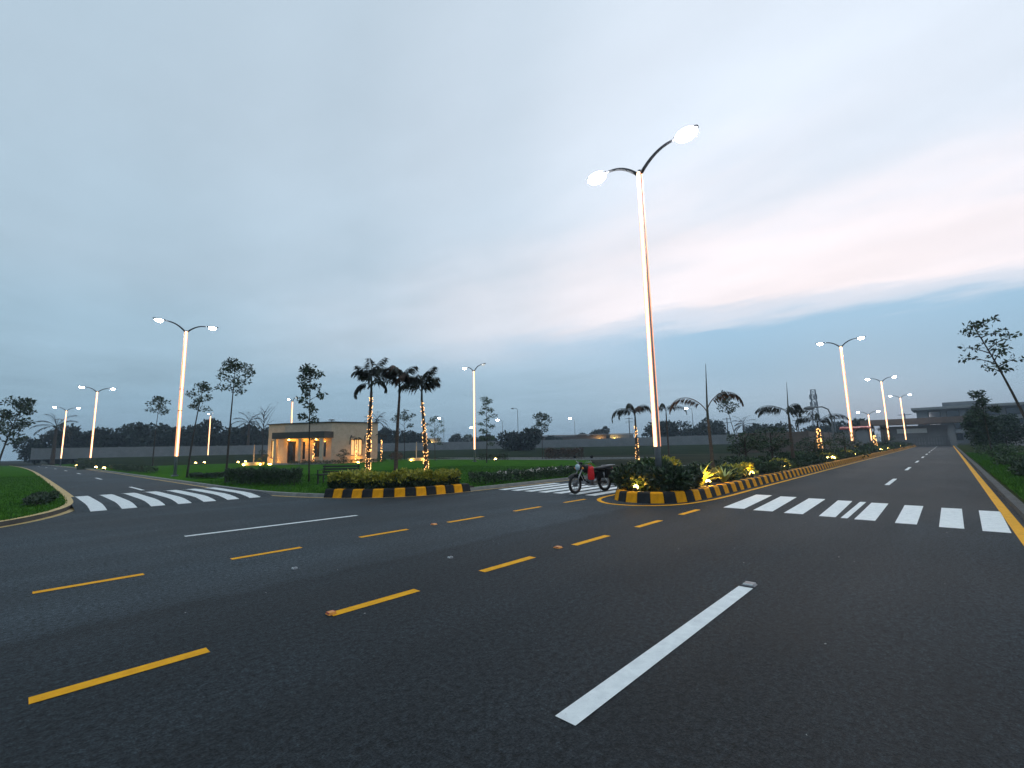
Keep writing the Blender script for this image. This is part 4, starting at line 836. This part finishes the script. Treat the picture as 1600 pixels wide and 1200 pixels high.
# ------------------------------------------------------------------ boundary walls, sheds, gate, tower
def panel_wall(name, label, pts, h, m, pw, zb=-.06):
    root = thing(name, label, 'wall', (pts[0][0], pts[0][1], zb)); o = Vector(pts[0]); rr_ = random.Random(5)
    for a_, b_ in zip(pts[:-1], pts[1:]):
        A, B = Vector(a_), Vector(b_); D = B - A; n = max(1, round(D.length / pw)); an = math.atan2(D.y, D.x); l_ = D.length / n
        pm = MB().box((0, 0, h / 2), (l_ - .3, .14, h)).mesh('wall_panel', M[m]); pm2 = MB().box((0, 0, (h + .12) / 2), (.28, .28, h + .12)).mesh('wall_post', M[m])
        for k_ in range(n):
            c = A + D * (k_ + .5) / n - o; link('wall_panel', pm, root, (c.x, c.y, rr_.uniform(-.06, .02)), an); c = A + D * k_ / n - o; link('wall_post', pm2, root, (c.x, c.y, 0), an)
    return root
panel_wall('boundary_wall', 'long grey boundary wall beyond the lawn and the dark field', [pol(89.5, 142), pol(78, 138), pol(66, 138), pol(52, 140), pol(40, 138), pol(28, 136), pol(17, 128)], 2.4, 'wall_grey', 5.0, zb=1.28)
bm = MB(); v_ = []
AZ = [86.6, 80, 72, 64, 56, 48, 40, 32, 24, 17, 11]
for a_ in AZ:
    for D, z in ((78, -.03), (100, .55), (122, 1.2), (140, 1.38), (330, 1.38), (340, -.2)): v_.append((*pol(a_, D), z))
n_ = len(AZ)
bm.add(v_, [(6 * i + j, 6 * i + j + 1, 6 * i + j + 7, 6 * i + j + 6) for i in range(n_ - 1) for j in range(5)])
tag(bm.build('embankment', M['berm'], None, True), kind='structure')
panel_wall('plot_wall', 'brown plastered plot wall behind the median palms on the right', [(72, 22), (74, 10.9 + 3.0), (112, 14.2)], 2.95, 'wall_brown', 5.5)
def shed(label, az0, az1, D, H, m, roof='wall_brown', slope=.4, name='long_shed', dep=9, lit=None):
    x0, y0 = pol(az0, D); x1, y1 = pol(az1, D); c = ((x0 + x1) / 2, (y0 + y1) / 2); wd = math.hypot(x1 - x0, y1 - y0); a_ = math.atan2(y1 - y0, x1 - x0)
    root = thing(name, label, 'building', (c[0], c[1], -.06), a_)
    MB().box((0, dep / 2, H / 2), (wd, dep, H)).build('wall', M[m], root)
    MB().add([(-wd / 2 - .5, -.6, H + .05), (wd / 2 + .5, -.6, H + .05), (wd / 2 + .5, dep, H + slope + .05), (-wd / 2 - .5, dep, H + slope + .05), (-wd / 2 - .5, -.6, H + .3), (wd / 2 + .5, -.6, H + .3), (wd / 2 + .5, dep, H + slope + .3), (-wd / 2 - .5, dep, H + slope + .3)], [(0, 1, 2, 3), (4, 5, 6, 7), (0, 1, 5, 4), (1, 2, 6, 5), (2, 3, 7, 6), (3, 0, 4, 7)]).build('roof', M[roof], root)
    for k_ in range(int(wd // 6)):
        f_ = MB().box((-wd / 2 + 3 + 6 * k_, -.03, H * .6), (1.8, .1, 1.1)).build('window', M['frame'], root); MB().box((-wd / 2 + 3 + 6 * k_, -.09, H * .6), (1.5, .03, .8)).build('pane', M['glass_dark'], f_)
    if lit:
        for fx in lit: MB().ell((fx * wd / 2, -.4, H * .72), (.5, .3, .3), 8, 5).build('wall_lamp', M['spot_lens'], root); plight(root, (fx * wd / 2, -1.2, H * .6), 250, (1, .6, .2), .3)
    return root
shed('long low dark shed beyond the wall behind the motorcycle', 40.6, 31.8, 168, 5.4, 'wall_brown', lit=(.82,))
shed('pale low shed beyond the wall left of the tall lamp', 31.4, 28.6, 175, 5.6, 'wall_grey', 'wall_grey', lit=(-.6,))
shed('pale flat building beyond the wall left of the right planter palm', 56.0, 52.2, 200, 6.2, 'wall_grey', 'steel_far', lit=(.4,))
shed('low red roofed booth at the far end left of the gate', 7.6, 5.6, 108, 3.6, 'wall_grey', 'red_dull', name='booth', dep=5)
shed('small red kiosk behind the topiary shrubs by the boundary wall', 17.0, 16.2, 118, 3.0, 'red_dull', 'red_dull', name='kiosk', dep=3)
# gate canopy at the end of the road
gt = thing('gate_canopy', 'dark flat gate canopy spanning the far end of the right road', 'gate', (131, 4, -.0))
MB().box((1.5, .5, 5.3), (5.0, 19.0, 1.25)).build('canopy_beam', M['wall_brown'], gt)
for y in (9.0, 6.2, -4.8, -7.8): MB().box((1.5, y, 2.33), (1.4, 1.1, 4.66)).build('pillar', M['wall_brown'] if y > 6 else M['wall_grey'], gt)
for y in (4.6, 1.0, -2.6):
    f_ = MB()
    for yy in np.linspace(-1.7, 1.7, 9): f_.box((0, y + yy, 1.0), (.08, .08, 1.9))
    for z in (.15, 1.0, 1.9): f_.box((0.05, y, z), (.06, 3.5, .08))
    f_.build('gate_leaf', M['steel_far'], gt)
MB().box((3.2, 0, 2.2), (.3, 11, 4.4)).build('back_wall', M['wall_grey'], gt)
MB().box((2.9, 1.5, 3.3), (.12, 5.0, 1.0)).build('sign_panel', M['white_paint'], gt)
# concrete frame building behind the gate
bd = thing('concrete_building', 'grey multi storey building with flat slab bands behind the gate on the right', 'building', (185, -8, -.06))
MB().box((8, -3, 5.2), (14, 34, 10.4)).build('wall', M['wall_grey'], bd)
for z in (3.4, 6.9, 10.5): MB().box((7.4, -3, z), (17.4, 36, .7)).build('floor_slab', M['concrete'], bd)
for z in (1.9, 5.2, 8.7):
    for y in range(-18, 14, 4):
        f_ = MB().box((.96, y, z), (.1, 2.8, 1.9)).build('window', M['frame'], bd); MB().box((.88, y, z), (.04, 2.5, 1.6)).build('pane', M['glass_dark'], f_)
MB().box((6, 4, 11.4), (6, 8, 1.6)).build('roof_room', M['wall_grey'], bd)
wr = panel_wall('roadside_wall', 'grey wall running behind the right verge trees', [(60, -9), (90, -9), (128, -8)], 3.4, 'wall_grey', 5)
# lattice tower
tw = thing('lattice_tower', 'slim steel lattice mast standing far behind the median palms', 'tower', (256, 44, -.06)); HT = 26
for sx, sy in ((1, 1), (1, -1), (-1, 1), (-1, -1)): MB().tube([(sx * 2.2, sy * 2.2, 0), (sx * 1.1, sy * 1.1, HT * .6), (sx * .9, sy * .9, HT)], .14, 5).build('leg', M['steel_far'], tw)
br = MB()
for k_ in range(11):
    z0, z1 = HT * k_ / 11, HT * (k_ + 1) / 11; wz = lambda z: 2.2 - 1.1 * z / (HT * .6) if z < HT * .6 else 1.1 - .2 * (z - HT * .6) / (HT * .4)
    a0, a1 = wz(z0), wz(z1); c0 = [(a0, a0), (a0, -a0), (-a0, -a0), (-a0, a0)]; c1 = [(a1, a1), (a1, -a1), (-a1, -a1), (-a1, a1)]
    for i in range(4): br.tube([(*c0[i], z0), (*c1[(i + 1) % 4], z1)], .08, 4).tube([(*c0[(i + 1) % 4], z0), (*c1[i], z1)], .08, 4).tube([(*c1[i], z1), (*c1[(i + 1) % 4], z1)], .08, 4)
br.build('bracing', M['steel_far'], tw)
for z in (19, 22.5): 
    for a_ in (0, 2.1, 4.2): MB().box((1.5 * math.cos(a_), 1.5 * math.sin(a_), z), (.5, .5, 2.2)).build('antenna', M['steel_far'], tw)
def util_pole(label, az, D, H):
    x, y = pol(az, D); root = thing('utility_pole', label, 'utility pole', (x, y, -.06), R(az) + HP, 'distant utility poles')
    MB().tube([(0, 0, 0), (0, 0, H)], [.22, .14], 6).build('post', M['steel_far'], root)
    for z in (H - .4, H - 1.6): MB().box((0, .14, z), (2.6, .14, .16)).build('crossarm', M['steel_far'], root)
for a_, D, H, nm in [(23.2, 160, 8.8, 'utility pole left of the round dark tree behind the arching palm'), (18.2, 160, 9.6, 'utility pole right of the round dark tree behind the arching palm'), (11.4, 160, 9.4, 'utility pole left of the lattice tower'), (8.2, 165, 8.4, 'utility pole right of the lattice tower'), (2.7, 160, 8.4, 'utility pole beside the multi storey building'), (47.0, 180, 9, 'utility pole right of the lone lawn lamp'), (29.0, 170, 11.5, 'utility pole left of the tall median lamp')]: util_pole(nm, a_, D, H)

# ------------------------------------------------------------------ bench
bn = thing('park_bench', 'dark slatted park bench on the lawn left of the planter palms', 'bench', (9.6, 19.75, .1), math.atan2(-1.55, .9))
for z in (.52, .64, .76): MB().box((0, .26 + (z - .5) * .12, z), (1.85, .03, .075)).build('back_slat', M['wood_dark'], bn)
for y in (-.16, -.04, .08, .19): MB().box((0, y, .42), (1.85, .085, .035)).build('seat_slat', M['wood_dark'], bn)
for x in (-.84, .84):
    MB().box((x, -.16, .20), (.055, .055, .40)).build('leg', M['wood_dark'], bn); MB().tube([(x, .22, 0), (x, .235, .42), (x, .32, .82)], .03, 6).build('leg', M['wood_dark'], bn)
    MB().box((x, .02, .385), (.05, .40, .035)).build('seat_rail', M['wood_dark'], bn); MB().box((x, .0, .62), (.06, .44, .035)).box((x, -.19, .52), (.045, .045, .2)).build('armrest', M['wood_dark'], bn)

# ------------------------------------------------------------------ motorcycle (front towards +X of its own frame)
FW, RW = Vector((12.2, 8.80)), Vector((13.5, 8.52)); dm = FW - RW
bk = thing('motorcycle', 'black motorcycle parked on the crossing beside the median nose', 'motorcycle', (RW.x, RW.y, .006), math.atan2(dm.y, dm.x))
WB = dm.length; WR = .30
def wheel(x, nm, steer=0):
    o = MB().torus((0, 0, 0), WR - .045, .045, 36, 10).build('wheel', M['rubber'], bk, True, (x, 0, WR), steer)
    MB().torus((0, 0, 0), WR - .095, .018, 36, 8).build('rim', M['chrome'], o, True)
    MB().tube([(0, -.06, 0), (0, -.045, 0), (0, .045, 0), (0, .06, 0)], [.03, .075, .075, .03], 14).build('hub', M['alloy'], o)
    s_ = MB()
    for k_ in range(18):
        a_ = 2 * math.pi * k_ / 18; b_ = a_ + (.35 if k_ % 2 else -.35); y = .035 if k_ % 2 else -.035
        s_.tube([(.07 * math.cos(b_), y, .07 * math.sin(b_)), ((WR - .1) * math.cos(a_), 0, (WR - .1) * math.sin(a_))], .0045, 4)
    s_.build('spokes', M['chrome'], o); return o
wheel(0, 'rear'); wheel(WB, 'front', .12)
def arc_fender(cx_, a0, a1, r, wd, nm):
    mb = MB(); v_ = []; n = 12
    for i in range(n + 1):
        a_ = a0 + (a1 - a0) * i / n
        for y, q in ((-wd, -.02), (-wd * .6, .008), (0, .018), (wd * .6, .008), (wd, -.02)): v_.append((cx_ + (r + q) * math.cos(a_), y, WR + (r + q) * math.sin(a_)))
    mb.add(v_, [(5 * i + j, 5 * i + j + 1, 5 * i + j + 6, 5 * i + j + 5) for i in range(n) for j in range(4)]).build(nm, M['black'], bk, True)
arc_fender(WB, R(35), R(165), WR + .03, .075, 'front_fender'); arc_fender(0, R(30), R(190), WR + .045, .085, 'rear_fender')
hs = Vector((WB - .34, 0, .86))
for s in (-1, 1):
    MB().tube([(WB, s * .085, WR), (WB - .10, s * .085, WR + .24), (WB - .26, s * .085, .80)], [.026, .026, .02], 8).build('fork', M['chrome'], bk, True)
    MB().tube([(.05, s * .115, WR + .02), (.16, s * .12, .62)], [.022, .028], 8).build('shock_absorber', M['chrome'], bk, True)
    MB().tube([(0, s * .10, WR), (.45, s * .10, .34)], .022, 6).build('swingarm', M['black'], bk)
    MB().tube([(WB - .30, s * .08, .90), (WB - .34, s * .20, .985), (WB - .40, s * .34, 1.0), (WB - .47, s * .37, .985)], .013, 6).build('handlebar', M['chrome'], bk, True)
    MB().tube([(WB - .43, s * .355, .995), (WB - .53, s * .385, .975)], .02, 8).build('grip', M['rubber'], bk)
    MB().tube([(WB - .40, s * .33, 1.0), (WB - .38, s * .37, 1.13)], .006, 5).build('mirror_stem', M['chrome'], bk)
    MB().ell((WB - .385, s * .40, 1.16), (.018, .075, .048), 12, 6).build('mirror', M['black'], bk, True)
    MB().ell((WB - .20, s * .17, .80), (.045, .035, .035), 10, 6).build('indicator', M['stud'], bk, True)
    MB().tube([(.42, s * .12, .30), (.42, s * .27, .30)], .016, 6).build('footpeg', M['rubber'], bk)
MB().tube([(WB - .34, 0, .90), (WB - .24, 0, .66)], .035, 8).build('steering_head', M['black'], bk)
hl = MB().ell((WB - .20, 0, .83), (.10, .115, .115), 16, 8).build('headlight', M['black'], bk, True)
MB().ell((WB - .125, 0, .83), (.045, .10, .10), 14, 8).build('headlight_lens', M['head_glass'], hl, True); MB().torus((0, 0, 0), .10, .012, 20, 6).build('headlight_ring', M['chrome'], hl, True, (WB - .145, 0, .83), HP)
MB().ell((WB - .28, 0, .955), (.06, .09, .045), 10, 6).build('instrument_cluster', M['black'], bk, True)
f_ = MB().tube([(WB - .26, 0, .70), (WB - .42, 0, .40), (.62, 0, .26), (.36, 0, .28), (.30, 0, .55)], .024, 7).tube([(WB - .30, 0, .80), (.62, 0, .72), (.05, 0, .68), (-.25, 0, .70)], .022, 7); f_.build('frame', M['black'], bk, True)
# fuel tank lofted along its length
tk = MB(); v_ = []; n = 12; pr = [(.48, .06, .70, .06), (.55, .13, .73, .11), (.68, .16, .75, .14), (.80, .165, .765, .15), (.91, .14, .775, .13), (.97, .06, .775, .07)]
for x, w_, z, h_ in pr:
    for k_ in range(n): a_ = 2 * math.pi * k_ / n; v_.append((x, w_ * math.cos(a_), z + h_ * math.sin(a_)))
tk.add(v_, [(i * n + k_, i * n + (k_ + 1) % n, (i + 1) * n + (k_ + 1) % n, (i + 1) * n + k_) for i in range(5) for k_ in range(n)] + [tuple(range(n)), tuple(60 + k_ for k_ in range(n))]).build('fuel_tank', M['black'], bk, True)
se = MB(); v_ = []; pr = [(.54, .09, .74, .05), (.45, .13, .755, .055), (.25, .14, .75, .06), (0, .135, .775, .06), (-.25, .12, .80, .055), (-.36, .06, .81, .03)]
for x, w_, z, h_ in pr:
    for k_ in range(n): a_ = 2 * math.pi * k_ / n; c_, s_ = math.cos(a_), math.sin(a_); v_.append((x, w_ * math.copysign(abs(c_) ** .6, c_), z + h_ * math.copysign(abs(s_) ** .6, s_)))
se.add(v_, [(i * n + k_, i * n + (k_ + 1) % n, (i + 1) * n + (k_ + 1) % n, (i + 1) * n + k_) for i in range(5) for k_ in range(n)] + [tuple(range(n)), tuple(60 + k_ for k_ in range(n))]).build('seat', M['black'], bk, True)
en = MB().box((.60, 0, .34), (.30, .24, .20), taper=.85).build('engine', M['alloy'], bk)
for k_ in range(5): MB().box((.70, 0, .45 + .03 * k_), (.17, .19, .016)).build('cooling_fin', M['alloy'], en)
MB().tube([(.56, -.125, .34), (.56, -.155, .34)], [.10, .08], 14).tube([(.56, .125, .34), (.56, .155, .34)], [.10, .08], 14).build('engine_cover', M['chrome'], en, True)
MB().box((.28, .10, .55), (.26, .04, .20), taper=.8).build('side_panel', M['black'], bk); MB().box((.28, -.10, .55), (.26, .04, .20), taper=.8).build('side_panel', M['black'], bk)
MB().tube([(.72, -.06, .42), (.80, -.10, .28), (.60, -.16, .22), (.30, -.17, .23), (-.25, -.18, .30)], [.02, .02, .022, .045, .04], 8).build('exhaust', M['chrome'], bk, True)
MB().box((-.33, 0, .62), (.03, .16, .14)).build('number_plate_holder', M['black'], bk); MB().ell((-.34, 0, .74), (.04, .07, .045), 10, 6).build('tail_light', M['stud_red'], bk, True)
r_ = MB()
for s in (-1, 1): r_.tube([(.02, s * .11, .84), (-.42, s * .11, .86), (-.46, s * .06, .86)], .010, 5)
r_.tube([(-.2, -.11, .85), (-.2, .11, .85)], .008, 5).tube([(-.36, -.11, .86), (-.36, .11, .86)], .008, 5).build('luggage_rack', M['chrome'], bk)
MB().tube([(.42, .10, .24), (.40, .22, .01)], .012, 6).build('side_stand', M['chrome'], bk)
MB().torus((WB - .52, 0, .50), .15, .012, 18, 6).build('crash_guard', M['chrome'], bk, True)
for s in (-1, 1): MB().box((-.06, s * .21, .60), (.40, .12, .30), taper=.92).box((-.06, s * .275, .66), (.34, .02, .14)).build('saddlebag', M['black'], bk)
# red bag hung over the tank side that faces the road
Rm = Matrix.Rotation(math.atan2(dm.y, dm.x), 4, 'Z')
bpz = Rm @ Vector((.80, .20, 0)) + Vector((RW.x, RW.y, .006))
bag = thing('red_bag', 'bright red bag hanging from the side of the motorcycle tank', 'bag', (bpz.x, bpz.y, .43), math.atan2(dm.y, dm.x))
bgm = MB(); v_ = []; n = 14
for z, wx, wy in ((.0, .09, .03), (.03, .125, .05), (.18, .12, .055), (.34, .105, .045), (.42, .10, .025)):
    for k_ in range(n):
        a_ = 2 * math.pi * k_ / n; c_, s_ = math.cos(a_), math.sin(a_); v_.append((wx * math.copysign(abs(c_) ** .5, c_) + .008 * math.sin(z * 40 + k_), wy * math.copysign(abs(s_) ** .6, s_), z))
bgm.add(v_, [(i * n + k_, i * n + (k_ + 1) % n, (i + 1) * n + (k_ + 1) % n, (i + 1) * n + k_) for i in range(4) for k_ in range(n)] + [tuple(range(n)), tuple(56 + k_ for k_ in range(n))]).build('pouch', M['red'], bag, True)
MB().tube([(-.07, 0, .41), (-.05, -.06, .50), (.05, -.06, .50), (.07, 0, .41)], .008, 5).build('handle', M['red'], bag)

# ------------------------------------------------------------------ road studs, small road things
def stud(label, x, y, m, rz=0, s=1.0):
    root = thing('road_stud', label, 'road stud', (x, y, .005), rz, 'road studs'); MB().box((0, 0, .010), (.10 * s, .11 * s, .02), taper=.7).build('body', M[m], root)
    for q in (-1, 1): MB().box((q * .040 * s, 0, .013), (.006, .08 * s, .014)).build('reflector', M['stud_red'] if m == 'stud' else M['white_paint'], root)
stud('orange road stud at the left end of the second near yellow dash', 2.10, 4.36, 'stud', 0, .75); stud('orange road stud between two yellow dashes in front of the median', 5.63, 4.42, 'stud')
stud('small orange road stud in the far row of yellow dashes', 5.82, 7.72, 'stud'); stud('grey road stud at the far end of the long white dash', 5.42, 1.70, 'alloy', 0, 1.2)
stud('small pale road stud on the dark seam in the left lane', 2.55, 6.35, 'alloy', 0, .6); stud('small pale road stud near the middle of the junction', 4.2, 5.2, 'alloy', 0, .6)
lit_ = MB(); rl = random.Random(77)
for k_ in range(60):
    x, y = rl.uniform(.5, 13), rl.uniform(-.3, 12); s_ = rl.uniform(.004, .010); a_ = rl.uniform(0, 6.28)
    lit_.box((x, y, .004 + s_ * .25), (s_ * 2, s_, s_ * .5), a_, taper=.6)
tag(lit_.build('road_grit', M['concrete']), 'scattered grit and small stones on the asphalt', 'grit', kind='stuff')

# ------------------------------------------------------------------ haze
hz = MB().box((0, 0, 13.4), (1290, 1290, 29.2)).build('haze', []); tag(hz, 'thin evening haze over the whole place', 'haze', kind='stuff')
hm = bpy.data.materials.new('haze'); hm.use_nodes = True; t = hm.node_tree; t.nodes.clear()
pv = t.nodes.new('ShaderNodeVolumePrincipled'); pv.inputs['Color'].default_value = (.58, .74, .92, 1); pv.inputs['Density'].default_value = .0007; pv.inputs['Anisotropy'].default_value = .3
oo = t.nodes.new('ShaderNodeOutputMaterial'); t.links.new(pv.outputs[0], oo.inputs['Volume']); hz.data.materials.clear(); hz.data.materials.append(hm)
